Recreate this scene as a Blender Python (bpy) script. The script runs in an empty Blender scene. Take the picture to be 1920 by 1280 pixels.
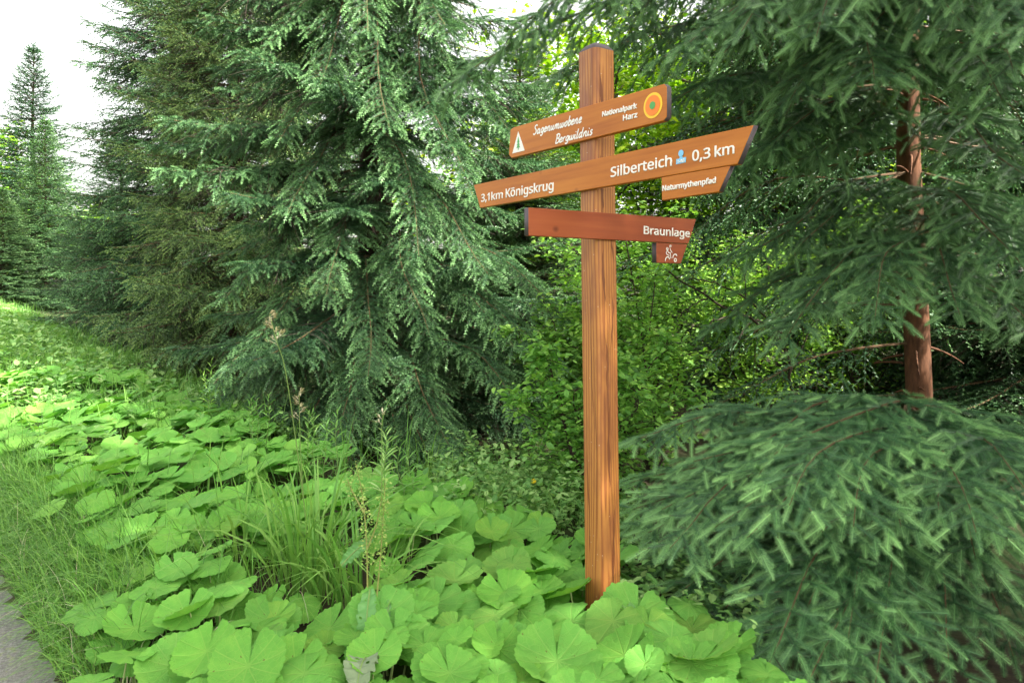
import bpy, math, numpy as np
from mathutils import Vector, Matrix
SC = bpy.context.scene
COL = SC.collection
F = 1387.0; HOR = 545.0; EYE = 1.6
GLYPH = {'3':[459,[[395,439,394,414,389,392,381,372,370,355,356,339,340,326,321,316,300,307,277,302,277,298,319,290,353,276,379,255,398,229,409,198,413,163,410,131,403,101,390,74,371,50,348,30,318,14,283,2,241,-6,193,-8,164,-7,136,-5,110,-1,85,5,60,13,36,23,36,89,61,78,87,69,114,61,141,56,168,52,194,51,241,55,278,65,305,81,324,104,335,132,339,164,337,187,331,206,320,223,306,236,288,247,265,255,240,261,211,264,179,265,123,265,123,326,180,326,209,327,236,332,259,339,278,350,294,362,307,377,316,394,321,413,323,434,320,460,311,481,295,498,274,511,249,519,219,521,199,521,181,519,164,515,117,498,75,473,39,521,61,537,87,550,115,563,147,573,181,579,218,581,273,576,317,563,352,540,376,511,390,477]]],',':[215,[[154,84,136,23,111,-42,85,-103,33,-103,49,-38,63,31,73,93,148,93]]],'1':[459,[[285,0,216,0,216,400,216,439,217,470,219,499,196,477,169,455,108,405,71,452,226,573,285,573]]],'k':[428,[[138,291,137,257,135,221,138,221,152,240,172,264,189,285,326,430,409,430,235,246,421,0,336,0,187,200,138,158,138,0,68,0,68,609,138,609]]],'m':[750,[[540,438,584,434,621,421,649,401,669,371,681,330,685,280,685,0,615,0,615,277,613,308,606,333,594,353,577,367,555,376,528,379,490,374,460,362,438,342,423,315,414,280,411,237,411,0,342,0,342,277,341,298,337,317,332,333,325,347,315,359,303,367,289,374,272,377,253,379,227,377,204,370,185,360,170,347,158,329,150,308,144,283,140,255,139,223,139,0,68,0,68,430,125,430,136,371,140,371,149,385,160,398,173,409,186,418,201,425,217,431,233,435,249,437,266,438,298,436,325,430,349,420,369,406,386,388,398,366,402,366,418,388,438,406,461,420,486,430,512,436]]],'K':[496,[[496,0,411,0,209,273,150,222,150,0,78,0,78,573,150,573,150,290,199,345,249,399,403,573,488,573,261,323]]],'ö':[485,[[442,216,440,181,436,150,428,121,417,95,404,71,388,51,369,33,348,18,324,7,299,-1,271,-6,241,-8,214,-6,188,-1,163,7,140,18,119,33,100,51,84,71,70,95,59,121,51,150,46,181,44,216,47,261,55,301,68,336,87,367,110,392,137,412,169,426,204,435,244,438,281,435,316,426,347,412,374,392,398,367,417,336,431,301,439,261],[117,216,119,184,123,154,130,128,141,105,155,86,172,71,192,59,216,53,243,51,270,53,294,59,314,71,331,86,345,105,356,128,363,154,367,184,369,216,367,248,363,277,355,303,345,325,331,344,314,359,294,370,270,376,242,379,202,374,171,359,147,335,130,303,120,263],[131,546,132,559,136,569,142,576,150,581,159,584,168,585,178,584,187,581,195,576,201,569,205,559,206,546,205,534,201,524,195,516,187,510,178,507,168,506,159,507,150,510,142,516,136,524,132,534],[281,546,283,559,286,569,292,576,300,581,309,584,318,585,328,584,337,581,345,576,351,569,355,559,356,546,355,534,351,524,345,516,337,510,328,507,318,506,309,507,300,510,292,516,286,524,283,534]]],'n':[496,[[275,438,322,434,361,421,391,401,413,371,426,330,431,280,431,0,361,0,361,275,358,307,351,333,338,353,319,367,295,376,265,379,222,374,189,361,166,338,151,308,142,269,139,223,139,0,68,0,68,430,125,430,136,371,140,371,150,385,162,398,175,409,190,418,206,425,222,431,239,435,257,437]]],'i':[207,[[139,430,139,0,68,0,68,430],[104,591,115,590,124,586,133,580,140,572,144,560,145,546,144,532,140,521,133,512,124,506,115,502,104,501,93,502,83,506,75,512,68,521,64,532,63,546,64,560,68,572,75,580,83,586,93,590]]],'g':[493,[[221,438,248,436,273,431,297,422,319,409,338,393,355,373,359,373,369,430,425,430,425,-7,423,-46,416,-80,404,-109,388,-135,367,-155,341,-172,310,-183,274,-190,233,-192,202,-192,174,-189,147,-186,122,-180,99,-174,78,-165,78,-100,99,-110,123,-118,149,-125,177,-130,206,-133,237,-134,271,-130,300,-119,324,-101,341,-77,352,-48,355,-13,355,4,356,32,358,57,354,57,338,37,320,21,299,8,275,-1,250,-6,221,-8,170,-2,126,18,91,51,65,95,49,149,44,214,49,278,65,332,91,377,126,411,169,431],[230,379,207,376,187,370,169,359,153,344,140,326,130,303,123,277,119,247,117,213,120,165,130,124,146,92,169,68,197,54,232,50,253,51,271,53,288,58,303,65,315,74,326,85,336,98,343,113,349,131,353,151,355,173,356,197,356,214,355,251,350,282,343,309,332,331,319,348,302,362,281,371,257,377]]],'s':[384,[[348,119,346,92,339,69,327,49,311,32,292,18,268,6,241,-2,210,-6,176,-8,148,-7,122,-5,99,-1,78,5,59,11,42,19,42,83,104,60,128,54,153,50,178,49,211,51,236,57,256,66,269,79,277,94,280,112,279,123,276,132,271,141,264,150,253,158,239,167,174,196,103,228,84,239,69,252,57,266,48,283,43,302,41,324,46,358,61,386,85,408,118,425,157,435,202,438,228,437,252,434,275,430,298,424,319,417,339,409,315,353,258,372,238,377,218,379,197,380,171,379,149,374,131,366,118,356,111,343,108,328,109,317,113,307,119,298,127,290,139,282,154,274,219,246,289,215,306,203,321,191,333,176,341,159,346,140]]],'r':[331,[[269,438,295,437,319,433,310,368,287,372,264,374,248,373,232,369,217,363,202,355,189,346,176,334,166,321,156,305,149,289,143,270,140,251,139,229,139,0,68,0,68,430,126,430,134,351,137,351,147,367,158,381,170,395,183,407,198,418,214,426,231,433,249,437]]],'u':[496,[[427,430,427,0,370,0,359,57,356,57,346,43,334,31,321,20,306,11,290,4,273,-1,256,-5,238,-7,220,-8,187,-6,159,-1,134,8,112,21,95,38,81,59,71,85,65,114,63,148,63,430,135,430,135,153,137,122,145,96,158,76,176,62,200,53,230,51,260,53,285,59,306,69,323,82,336,100,345,121,352,146,356,175,357,206,357,430]]],'S':[440,[[403,153,400,121,392,92,378,66,359,44,335,26,307,11,274,1,238,-6,198,-8,137,-5,83,4,41,19,41,88,62,80,86,72,113,65,142,59,171,56,201,55,228,56,252,60,273,66,290,74,305,85,316,98,324,113,329,129,330,147,329,164,325,180,318,194,308,207,295,218,277,230,255,241,228,252,196,265,131,294,114,305,98,317,85,330,74,344,65,359,57,375,52,393,49,413,48,435,51,464,58,490,71,513,89,533,110,550,136,563,165,573,197,579,231,581,262,580,290,577,318,572,343,565,367,558,389,549,366,487,302,508,278,513,254,516,229,517,207,516,187,513,169,507,155,499,142,489,133,478,126,464,122,450,121,434,122,416,126,400,133,386,143,373,156,362,172,351,246,318,278,306,307,293,332,279,353,264,371,247,385,228,395,206,401,181]]],'l':[207,[[139,0,68,0,68,609,139,609]]],'b':[493,[[139,461,138,410,135,373,139,373,153,390,169,405,189,419,213,429,240,435,272,437,322,431,365,412,401,381,428,338,444,283,449,215,447,168,439,127,427,91,410,61,390,36,365,17,337,3,306,-5,272,-8,240,-6,213,0,189,10,169,24,153,38,139,55,133,55,119,0,68,0,68,609,139,609],[260,379,231,377,207,371,188,361,172,348,159,330,150,308,144,282,140,252,139,217,139,214,142,165,150,125,165,93,187,69,219,55,261,51,297,55,325,69,348,93,363,126,373,166,376,216,373,265,363,306,348,338,325,360,296,374]]],'e':[452,[[234,438,269,435,301,427,329,414,354,396,374,373,390,346,402,315,409,281,411,244,411,201,117,201,122,157,134,119,154,90,181,69,215,56,254,52,280,53,305,56,327,60,392,82,392,20,370,11,349,4,327,-1,304,-5,279,-7,251,-8,212,-5,176,3,143,17,114,36,90,61,70,91,56,126,47,167,44,212,47,257,55,297,68,333,86,364,108,390,134,411,164,426,198,435],[233,380,202,377,175,366,154,348,137,323,125,293,119,257,338,257,336,281,333,302,326,322,318,338,306,353,292,364,276,373,256,378]]],'t':[289,[[212,50,245,53,272,59,272,5,240,-4,200,-8,178,-7,157,-3,138,4,120,13,104,27,91,44,82,66,76,93,74,125,74,375,13,375,13,409,75,437,103,528,144,528,144,430,269,430,269,375,144,375,144,127,146,103,153,83,163,69,177,58,193,52]]],'c':[385,[[241,-8,204,-5,170,2,139,15,112,34,88,58,69,87,55,123,47,165,44,213,47,262,56,305,71,342,90,372,114,396,142,415,174,428,208,435,245,438,267,437,288,435,309,431,328,426,344,421,358,415,337,356,292,370,244,376,217,374,193,368,172,358,155,343,141,325,131,303,123,277,119,247,117,213,119,181,123,152,131,126,141,104,155,86,172,71,191,61,214,55,240,53,262,54,283,56,302,60,351,78,351,15,336,8,320,3,304,-2,285,-5,264,-7]]],'h':[496,[[139,431,138,399,135,370,140,370,149,385,161,397,174,407,188,416,204,424,221,429,238,434,255,436,273,437,306,435,335,430,360,421,382,408,399,391,413,370,423,344,429,314,431,280,431,0,361,0,361,275,358,307,351,333,338,353,319,367,295,376,265,379,235,377,210,370,189,360,173,347,160,329,150,308,144,283,140,254,139,222,139,0,68,0,68,609,139,609]]],'0':[459,[[419,287,418,242,415,201,409,163,401,128,390,97,376,70,359,47,339,27,316,12,290,1,261,-6,229,-8,188,-4,153,8,122,27,97,54,76,88,60,129,48,176,42,229,39,287,41,346,48,399,58,446,73,486,93,520,119,547,149,566,186,578,229,581,269,578,304,566,335,547,361,520,382,486,399,446,410,399,417,346],[110,287,111,238,115,194,121,156,131,125,143,98,159,78,178,64,202,55,229,52,256,55,279,64,298,78,314,98,326,124,336,156,343,194,347,238,348,287,347,336,343,380,336,417,326,449,314,475,298,495,279,510,256,518,229,521,202,518,178,510,159,495,143,475,131,449,121,417,115,380,111,336]]],'N':[609,[[532,0,447,0,141,476,138,476,141,432,143,378,144,320,144,0,78,0,78,573,161,573,467,99,470,99,468,137,466,193,464,249,464,573,532,573]]],'a':[450,[[231,437,279,433,318,422,347,403,368,375,381,338,385,293,385,0,334,0,320,61,317,61,304,46,292,33,279,22,265,13,250,5,234,-1,216,-5,195,-7,172,-8,148,-7,124,-2,103,6,84,16,68,30,55,48,45,68,39,92,37,119,43,159,59,192,87,219,127,238,179,251,243,257,316,259,316,285,313,317,306,342,293,359,275,371,253,378,227,380,205,379,183,376,163,370,106,347,84,400,104,410,126,419,151,426,177,432,204,436],[252,208,204,203,167,195,141,182,124,165,113,144,110,119,112,97,120,79,132,66,148,56,167,51,188,49,223,52,253,62,279,79,299,103,311,134,315,172,315,210]]],'y':[409,[[1,430,76,430,169,185,184,144,196,105,205,68,209,68,224,121,245,186,333,430,409,430,224,-59,213,-85,201,-108,188,-130,173,-148,157,-164,138,-176,117,-185,94,-191,67,-192,34,-190,9,-186,9,-130,30,-133,56,-135,72,-134,86,-131,99,-126,110,-118,121,-110,130,-99,138,-87,145,-73,152,-59,174,-2]]],'p':[493,[[273,438,322,432,365,413,401,383,428,339,444,284,449,216,447,170,439,129,427,93,410,62,390,37,365,17,337,3,306,-5,272,-8,251,-7,231,-4,213,1,197,7,182,15,170,24,139,55,134,55,137,20,139,-16,139,-192,68,-192,68,430,126,430,136,371,139,371,148,383,158,394,170,405,182,414,197,422,213,429,231,434,251,437],[260,379,233,377,210,371,190,362,174,349,161,333,152,313,145,289,141,261,139,229,139,216,140,182,144,152,150,126,159,103,172,85,188,70,208,59,233,53,261,51,286,53,308,60,326,72,341,88,354,108,364,131,371,157,375,186,376,217,373,262,363,302,348,334,325,359,296,374]]],'f':[276,[[266,375,158,375,158,0,87,0,87,375,12,375,12,408,87,432,87,457,89,492,95,522,104,547,116,568,132,585,152,597,174,606,199,612,227,613,274,609,310,599,292,544,262,552,228,556,206,553,189,545,175,532,166,513,160,489,158,458,158,430,266,430]]],'d':[493,[[221,-8,171,-2,128,17,92,48,65,91,49,146,44,214,49,282,66,338,93,381,128,413,171,432,221,438,243,437,262,434,280,429,296,423,310,416,323,407,335,397,345,386,354,374,359,374,356,405,354,438,354,609,425,609,425,0,368,0,358,58,354,58,345,46,335,35,323,24,310,15,296,7,279,1,262,-4,242,-7],[232,51,273,55,305,67,328,88,343,117,352,154,355,200,355,213,352,263,343,304,329,336,306,360,274,375,231,379,196,374,168,359,146,334,130,300,120,260,117,213,120,165,130,125,146,93,168,69,197,55]]],'B':[521,[[241,573,307,569,361,558,404,541,434,515,453,478,459,431,457,409,453,389,446,371,437,354,424,340,409,328,392,317,372,309,350,304,350,300,373,295,395,288,415,279,433,267,448,253,461,236,470,215,476,191,478,163,475,130,467,100,454,74,436,52,413,33,385,19,354,8,318,2,279,0,78,0,78,573],[256,329,300,331,334,339,357,352,372,371,381,394,384,423,380,451,369,474,351,490,324,502,289,509,245,511,150,511,150,329],[150,269,150,61,265,61,311,64,346,74,371,91,388,112,398,138,401,168,399,188,395,205,388,221,377,235,362,247,344,256,321,263,293,267,260,269]]],'4':[459,[[443,130,359,130,359,0,291,0,291,130,17,130,17,190,286,576,359,576,359,193,443,193],[291,374,291,412,293,444,294,474,295,500,292,500,276,468,257,438,86,193,291,193]]],'8':[459,[[229,581,261,579,291,574,318,565,341,553,362,538,378,519,390,497,398,472,400,443,399,421,394,401,385,383,374,367,361,352,346,338,329,325,310,314,291,303,314,291,335,279,355,265,373,250,389,234,401,216,411,196,417,173,419,148,416,118,408,90,395,65,378,44,356,26,330,11,300,1,267,-6,231,-8,192,-6,157,0,126,10,100,24,78,42,61,63,49,87,42,115,39,146,41,171,47,194,56,214,68,232,82,249,99,264,118,277,138,289,158,299,140,310,123,322,107,336,93,350,81,366,71,383,64,401,59,422,58,444,60,472,68,497,80,518,97,537,117,552,141,565,168,573,197,579],[108,145,112,119,121,96,138,76,161,60,192,51,229,48,265,51,295,60,319,76,336,96,346,120,350,148,348,166,343,182,335,197,324,211,310,223,293,235,274,246,253,256,229,265,217,270,194,260,174,249,157,237,142,225,130,212,121,197,114,182,110,164],[228,524,200,521,176,514,155,502,139,486,130,466,127,441,128,422,133,406,141,391,151,379,164,367,179,357,232,330,282,357,296,367,307,379,317,392,325,406,329,423,330,441,327,466,318,486,302,502,282,514,257,521]]],'H':[594,[[516,0,443,0,443,267,150,267,150,0,78,0,78,573,150,573,150,330,443,330,443,573,516,573]]],'z':[377,[[346,0,31,0,31,47,262,375,45,375,45,430,340,430,340,377,112,55,346,55]]],'o':[485,[[442,216,440,181,436,150,428,121,417,95,404,71,388,51,369,33,348,18,324,7,299,-1,271,-6,241,-8,214,-6,188,-1,163,7,140,18,119,33,100,51,84,71,70,95,59,121,51,150,46,181,44,216,47,261,55,301,68,336,87,367,110,392,137,412,169,426,204,435,244,438,281,435,316,426,347,412,374,392,398,367,417,336,431,301,439,261],[117,216,119,184,123,154,130,128,141,105,155,86,172,71,192,59,216,53,243,51,270,53,294,59,314,71,331,86,345,105,356,128,363,154,367,184,369,216,367,248,363,277,355,303,345,325,331,344,314,359,294,370,270,376,242,379,202,374,171,359,147,335,130,303,120,263]]],' ':[209,[]]}

# ------------------------------------------------------------------ helpers
def px(x, y, Y):
    """world point seen at photo pixel (x, y) at depth Y"""
    return np.array([(x-960)/F*Y, Y, EYE+(HOR-y)/F*Y])

def sstep(a, b, x):
    t = np.clip((x-a)/(b-a), 0, 1); return t*t*(3-2*t)

def vnoise(x, y, seed=0):
    x = np.asarray(x, float); y = np.asarray(y, float)
    def h(i, j):
        v = np.sin(i*127.1+j*311.7+seed*74.7)*43758.5453
        return v-np.floor(v)
    i = np.floor(x); j = np.floor(y); u = x-i; v = y-j
    u = u*u*(3-2*u); v = v*v*(3-2*v)
    return (h(i, j)*(1-u)+h(i+1, j)*u)*(1-v)+(h(i, j+1)*(1-u)+h(i+1, j+1)*u)*v

def wcoord(x, y): return .75*x+.66*y           # distance across the verge from the path
def ground(x, y):
    x = np.asarray(x, float); y = np.asarray(y, float)
    w = wcoord(x, y); s = -.66*x+.75*y
    rise = .044*np.maximum(0, np.minimum(s, 40)-9.0)
    rise = rise*sstep(-30, -2, w)
    g = rise + .10*sstep(.55, 1.0, w) - .16*sstep(3.0, 4.2, w) + .05*(vnoise(x*1.3, y*1.3)-.5)*sstep(.6, 1.2, w)
    return g
def gz(x, y): return float(ground(x, y))

class MB:
    """collects triangles with a material slot and a per-vertex tint"""
    def __init__(s): s.V=[]; s.Fa=[]; s.M=[]; s.T=[]; s.U=[]; s.n=0
    def add(s, V, Fc, mat=0, tint=0.5, uv=None):
        V = np.asarray(V, np.float32).reshape(-1, 3); Fc = np.asarray(Fc, np.int32).reshape(-1, 3)
        if len(V) == 0 or len(Fc) == 0: return
        s.V.append(V); s.Fa.append(Fc+s.n); s.n += len(V)
        s.M.append(np.full(len(Fc), mat, np.int32))
        s.T.append(np.broadcast_to(np.asarray(tint, np.float32), (len(V),)).copy())
        s.U.append(np.zeros((len(V), 2), np.float32) if uv is None else np.asarray(uv, np.float32))
    def inst(s, tv, tf, O, B, mat=0, tint=.5, tt=None, uv=None):
        """template tv/tf at origins O with basis B (k,3,3: rows = images of x,y,z)"""
        k = len(O)
        if k == 0: return
        V = np.einsum('nj,kji->kni', tv, B)+O[:, None, :]
        n = len(tv)
        Fc = (tf[None]+(np.arange(k)*n)[:, None, None]).reshape(-1, 3)
        t = np.broadcast_to(np.asarray(tint, np.float32).reshape(-1, 1), (k, n)).copy()
        if tt is not None: t = t+tt[None]
        s.add(V.reshape(-1, 3), Fc, mat, t.reshape(-1), None if uv is None else np.tile(uv, (k, 1)))
    def tube(s, pts, rad, sides=6, mat=0, tint=.5, cap=True):
        pts = np.asarray(pts, float); n = len(pts)
        rad = np.broadcast_to(np.asarray(rad, float), (n,))
        tan = np.gradient(pts, axis=0); tan /= np.linalg.norm(tan, axis=1)[:, None]+1e-9
        ref = np.array([0, 0, 1.]) if abs(tan[0][2]) < .8 else np.array([1., 0, 0])
        a = np.cross(tan, ref); a /= np.linalg.norm(a, axis=1)[:, None]+1e-9
        b = np.cross(tan, a)
        ph = np.arange(sides)/sides*2*np.pi
        V = pts[:, None]+rad[:, None, None]*(np.cos(ph)[None, :, None]*a[:, None]+np.sin(ph)[None, :, None]*b[:, None])
        i = np.arange(n-1)[:, None]*sides; j = np.arange(sides)[None]; j2 = (j+1) % sides
        f = np.concatenate([np.stack([i+j, i+j2, i+sides+j2], -1).reshape(-1, 3), np.stack([i+j, i+sides+j2, i+sides+j], -1).reshape(-1, 3)])
        s.add(V.reshape(-1, 3), f, mat, tint)
        if cap:
            for e in (0, n-1):
                s.add(V[e], [(0, k, k+1) for k in range(1, sides-1)], mat, tint)
    def mesh(s, name, mats, smooth=False):
        V = np.concatenate(s.V); Fc = np.concatenate(s.Fa); me = bpy.data.meshes.new(name)
        me.vertices.add(len(V)); me.vertices.foreach_set('co', V.ravel())
        me.loops.add(Fc.size); me.loops.foreach_set('vertex_index', Fc.ravel())
        me.polygons.add(len(Fc)); me.polygons.foreach_set('loop_start', np.arange(0, Fc.size, 3, dtype=np.int32))
        me.polygons.foreach_set('material_index', np.concatenate(s.M))
        me.polygons.foreach_set('use_smooth', np.full(len(Fc), bool(smooth)))
        at = me.attributes.new('tint', 'FLOAT', 'POINT'); at.data.foreach_set('value', np.concatenate(s.T))
        U = np.concatenate(s.U)
        if np.any(U):
            uv = me.uv_layers.new(name='UVMap'); uv.data.foreach_set('uv', U[Fc.ravel()].ravel())
        for m in mats: me.materials.append(m)
        me.update(calc_edges=True)
        return me
    def obj(s, name, mats, parent=None, smooth=False):
        return link(name, s.mesh(name, mats, smooth), parent)

def link(name, data, parent=None):
    o = bpy.data.objects.new(name, data); COL.objects.link(o)
    if parent is not None: o.parent = parent
    return o
def tag(o, label=None, cat=None, group=None, kind=None):
    if label: o['label'] = label
    if cat: o['category'] = cat
    if group: o['group'] = group
    if kind: o['kind'] = kind
    return o
def thing(name, label, cat, loc=(0, 0, 0), rz=0, group=None):
    o = bpy.data.objects.new(name, None); COL.objects.link(o); o.empty_display_size = .1
    o.location = loc; o.rotation_euler = (0, 0, rz)
    return tag(o, label, cat, group)
def dup(src, loc, rz, label, scale=(1, 1, 1), group=None):
    r = src.copy(); COL.objects.link(r); r.location = loc; r.rotation_euler = (0, 0, rz); r.scale = scale
    r['label'] = label
    if group: r['group'] = group
    for ch in list(src.children):
        c = ch.copy(); COL.objects.link(c); c.parent = r
        for g in list(ch.children):
            d = g.copy(); COL.objects.link(d); d.parent = c
    return r

# ------------------------------------------------------------------ materials
class NT:
    def __init__(s, name):
        s.m = bpy.data.materials.new(name); s.m.use_nodes = True; s.t = s.m.node_tree
        s.t.nodes.clear(); s.out = s.n('ShaderNodeOutputMaterial')
    def n(s, typ, **k):
        x = s.t.nodes.new(typ)
        for a, b in k.items():
            if a.startswith('i_'): x.inputs[a[2:].replace('_', ' ')].default_value = b
            else: setattr(x, a, b)
        return x
    def l(s, a, b): s.t.links.new(a, b)
    def math(s, op, a, b=None, c=None):
        x = s.n('ShaderNodeMath', operation=op)
        for i, v in enumerate((a, b, c)):
            if v is None: continue
            if hasattr(v, 'links'): s.l(v, x.inputs[i])
            else: x.inputs[i].default_value = v
        return x.outputs[0]
    def mix(s, f, a, b, blend='MIX'):
        x = s.n('ShaderNodeMix', data_type='RGBA', blend_type=blend)
        for i, v in ((0, f), (6, a), (7, b)):
            if hasattr(v, 'links'): s.l(v, x.inputs[i])
            else: x.inputs[i].default_value = v if i == 0 else (*v[:3], 1)
        return x.outputs[2]
    def ramp(s, f, stops):
        x = s.n('ShaderNodeValToRGB'); e = x.color_ramp.elements
        while len(e) < len(stops): e.new(.5)
        for q, (p, c) in zip(e, stops): q.position = p; q.color = (*c[:3], 1)
        s.l(f, x.inputs[0]); return x.outputs[0]
    def noise(s, scale, vec=None, detail=3, rough=.55):
        x = s.n('ShaderNodeTexNoise'); x.inputs['Scale'].default_value = scale
        x.inputs['Detail'].default_value = detail; x.inputs['Roughness'].default_value = rough
        if vec is not None: s.l(vec, x.inputs['Vector'])
        return x.outputs[0]
    def coord(s, kind='Object', scale=None):
        c = s.n('ShaderNodeTexCoord').outputs[kind]
        if scale is None: return c
        mp = s.n('ShaderNodeMapping'); mp.inputs['Scale'].default_value = scale; s.l(c, mp.inputs[0]); return mp.outputs[0]
    def attr(s, name='tint'): return s.n('ShaderNodeAttribute', attribute_name=name).outputs['Fac']
    def bsdf(s, col, rough=.6, spec=.4, bump=None, bd=.3, bdist=.01):
        p = s.n('ShaderNodeBsdfPrincipled')
        if hasattr(col, 'links'): s.l(col, p.inputs['Base Color'])
        else: p.inputs['Base Color'].default_value = (*col[:3], 1)
        if hasattr(rough, 'links'): s.l(rough, p.inputs['Roughness'])
        else: p.inputs['Roughness'].default_value = rough
        p.inputs['Specular IOR Level'].default_value = spec
        if bump is not None:
            b = s.n('ShaderNodeBump'); b.inputs['Strength'].default_value = bd; b.inputs['Distance'].default_value = bdist
            s.l(bump, b.inputs['Height']); s.l(b.outputs[0], p.inputs['Normal'])
        return p.outputs[0]
    def done(s, sh): s.l(sh, s.out.inputs[0]); return s.m

def leafy(name, dark, mid, light, trans=.3, rough=.5, spec=.35, objcol=True, noise=0, stops=(.15, .5, .9)):
    """foliage: the tint attribute picks the leaf colour, the object colour shifts it per plant"""
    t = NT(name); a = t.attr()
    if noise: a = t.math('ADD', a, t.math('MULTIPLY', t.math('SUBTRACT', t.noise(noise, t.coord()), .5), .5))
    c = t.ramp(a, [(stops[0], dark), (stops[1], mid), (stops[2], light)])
    if objcol:
        oi = t.n('ShaderNodeObjectInfo'); c = t.mix(1.0, c, oi.outputs['Color'], 'MULTIPLY')
    b = t.bsdf(c, rough, spec)
    if trans:
        tr = t.n('ShaderNodeBsdfTranslucent')
        t.l(t.mix(1.0, c, (1.1, 1.15, .6), 'MULTIPLY'), tr.inputs[0])
        mx = t.n('ShaderNodeMixShader'); mx.inputs[0].default_value = trans
        t.l(b, mx.inputs[1]); t.l(tr.outputs[0], mx.inputs[2]); b = mx.outputs[0]
    return t.done(b)

def bark_mat(name, c1, c2, sc=(30, 30, 6)):
    t = NT(name); v = t.coord('Object', sc)
    n = t.noise(1, v, 5, .65); c = t.ramp(n, [(.3, c1), (.7, c2)])
    return t.done(t.bsdf(c, .85, .2, n, .7, .01))
# ------------------------------------------------------------------ signpost
def wood_mat(name, light, mid, dark, ring=0.0, stain=None):
    t = NT(name); co = t.coord('Object')
    sep = t.n('ShaderNodeSeparateXYZ'); t.l(co, sep.inputs[0])
    X, Y, Z = sep.outputs
    if ring:          # upright post: growth rings around a wandering pith, cut flat by the faces
        n1 = t.noise(1, t.coord('Object', (7, 7, .9)), 2); n2 = t.noise(1, t.coord('Object', (3, 3, .55)), 1)
        dx = t.math('ADD', t.math('SUBTRACT', X, .05), t.math('MULTIPLY', t.math('SUBTRACT', n1, .5), .055))
        dy = t.math('ADD', t.math('ADD', Y, .028), t.math('MULTIPLY', t.math('SUBTRACT', n2, .5), .10))
        r = t.math('SQRT', t.math('ADD', t.math('MULTIPLY', dx, dx), t.math('MULTIPLY', dy, dy)))
        fr = t.math('FRACT', t.math('MULTIPLY', r, ring))
        late = t.ramp(fr, [(0, (0, 0, 0)), (.45, (.05,)*3), (.86, (1,)*3), (1.0, (.1,)*3)])
        fine = t.noise(1, t.coord('Object', (160, 160, 5)), 3)
        f = t.math('MULTIPLY', late, t.math('ADD', .30, t.math('MULTIPLY', fine, .75)))
        c = t.ramp(f, [(0, light), (.35, mid), (1, dark)])
        blot = t.noise(1, t.coord('Object', (9, 9, 2.2)), 4, .6)
        c = t.mix(t.ramp(blot, [(.47, (0,)*3), (.64, (.85,)*3)]), c, stain)
        sp = t.n('ShaderNodeTexVoronoi'); sp.inputs['Scale'].default_value = 42; t.l(co, sp.inputs['Vector'])
        dirt = t.math('MULTIPLY', t.math('LESS_THAN', sp.outputs['Distance'], .10), t.math('GREATER_THAN', t.noise(13, co, 1), .56))
        c = t.mix(t.math('MULTIPLY', dirt, .6), c, (.62, .5, .36))
        return t.done(t.bsdf(c, .50, .45, f, .35, .003))
    g = t.noise(1, t.coord('Object', (2.2, 30, 38)), 4, .6)
    k = t.noise(1, t.coord('Object', (1.6, 6, 7)), 2)
    gr = t.math('ADD', t.math('MULTIPLY', g, .6), t.math('MULTIPLY', k, .4))
    c = t.ramp(gr, [(.34, dark), (.5, mid), (.66, light)])
    vo = t.n('ShaderNodeTexVoronoi'); vo.inputs['Scale'].default_value = 5.2; t.l(t.coord('Object', (1, 1, 1.25)), vo.inputs['Vector'])
    c = t.mix(t.ramp(vo.outputs['Distance'], [(.03, (.75,)*3), (.11, (0,)*3)]), c, tuple(v*.45 for v in dark))
    return t.done(t.bsdf(c, .48, .26, g, .15, .002))

POSTW = wood_mat('post_wood', (.45, .190, .046), (.34, .118, .028), (.115, .033, .011), ring=74, stain=(.23, .075, .030))
BOARDW = wood_mat('board_wood', (.50, .175, .024), (.43, .138, .018), (.33, .092, .012))
REDW = wood_mat('red_board_wood', (.34, .088, .030), (.29, .068, .024), (.235, .050, .019))
def flat(name, c, rough=.5, spec=.4):
    t = NT(name); n = t.noise(60, t.coord()); return t.done(t.bsdf(t.mix(n, c, tuple(v*.86 for v in c)), rough, spec))
ENDW = flat('end_grain_paint', (.085, .066, .076), .6)
WHITE = flat('white_lettering', (.84, .82, .78)); YELLOW = flat('yellow_ring', (.92, .56, .03)); ORANGE = flat('orange_ring', (.86, .22, .02))
GREEN = flat('green_print', (.08, .36, .09)); BLUE = flat('blue_print', (.22, .56, .85)); STEEL = flat('steel', (.3, .3, .3), .4)

n1 = np.array([-.8216, -.5700, 0]); d1 = np.array([.5700, -.8216, 0]); UP = np.array([0, 0, 1.])
PC = np.array([.379, 3.281, 0])                        # post axis at board height
class Plane:
    def __init__(s, n, d, off): s.n = n; s.d = d; s.o = PC+n*off+UP*2.1
    def uv(s, x, y):
        r = np.array([(x-960)/F, 1, (HOR-y)/F]); e = np.array([0, 0, EYE])
        k = np.dot(s.o-e, s.n)/np.dot(r, s.n); p = e+r*k-s.o
        return np.array([np.dot(p, s.d), p[2]])
    def matrix(s):
        m = Matrix.Identity(4)
        for i in range(3): m[i][0] = s.d[i]; m[i][1] = -s.n[i]; m[i][2] = UP[i]; m[i][3] = s.o[i]
        return m
PL1 = Plane(n1, d1, .078); PL3 = Plane(d1, -n1, .078); PL2 = Plane(n1, d1, .0785)

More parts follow.
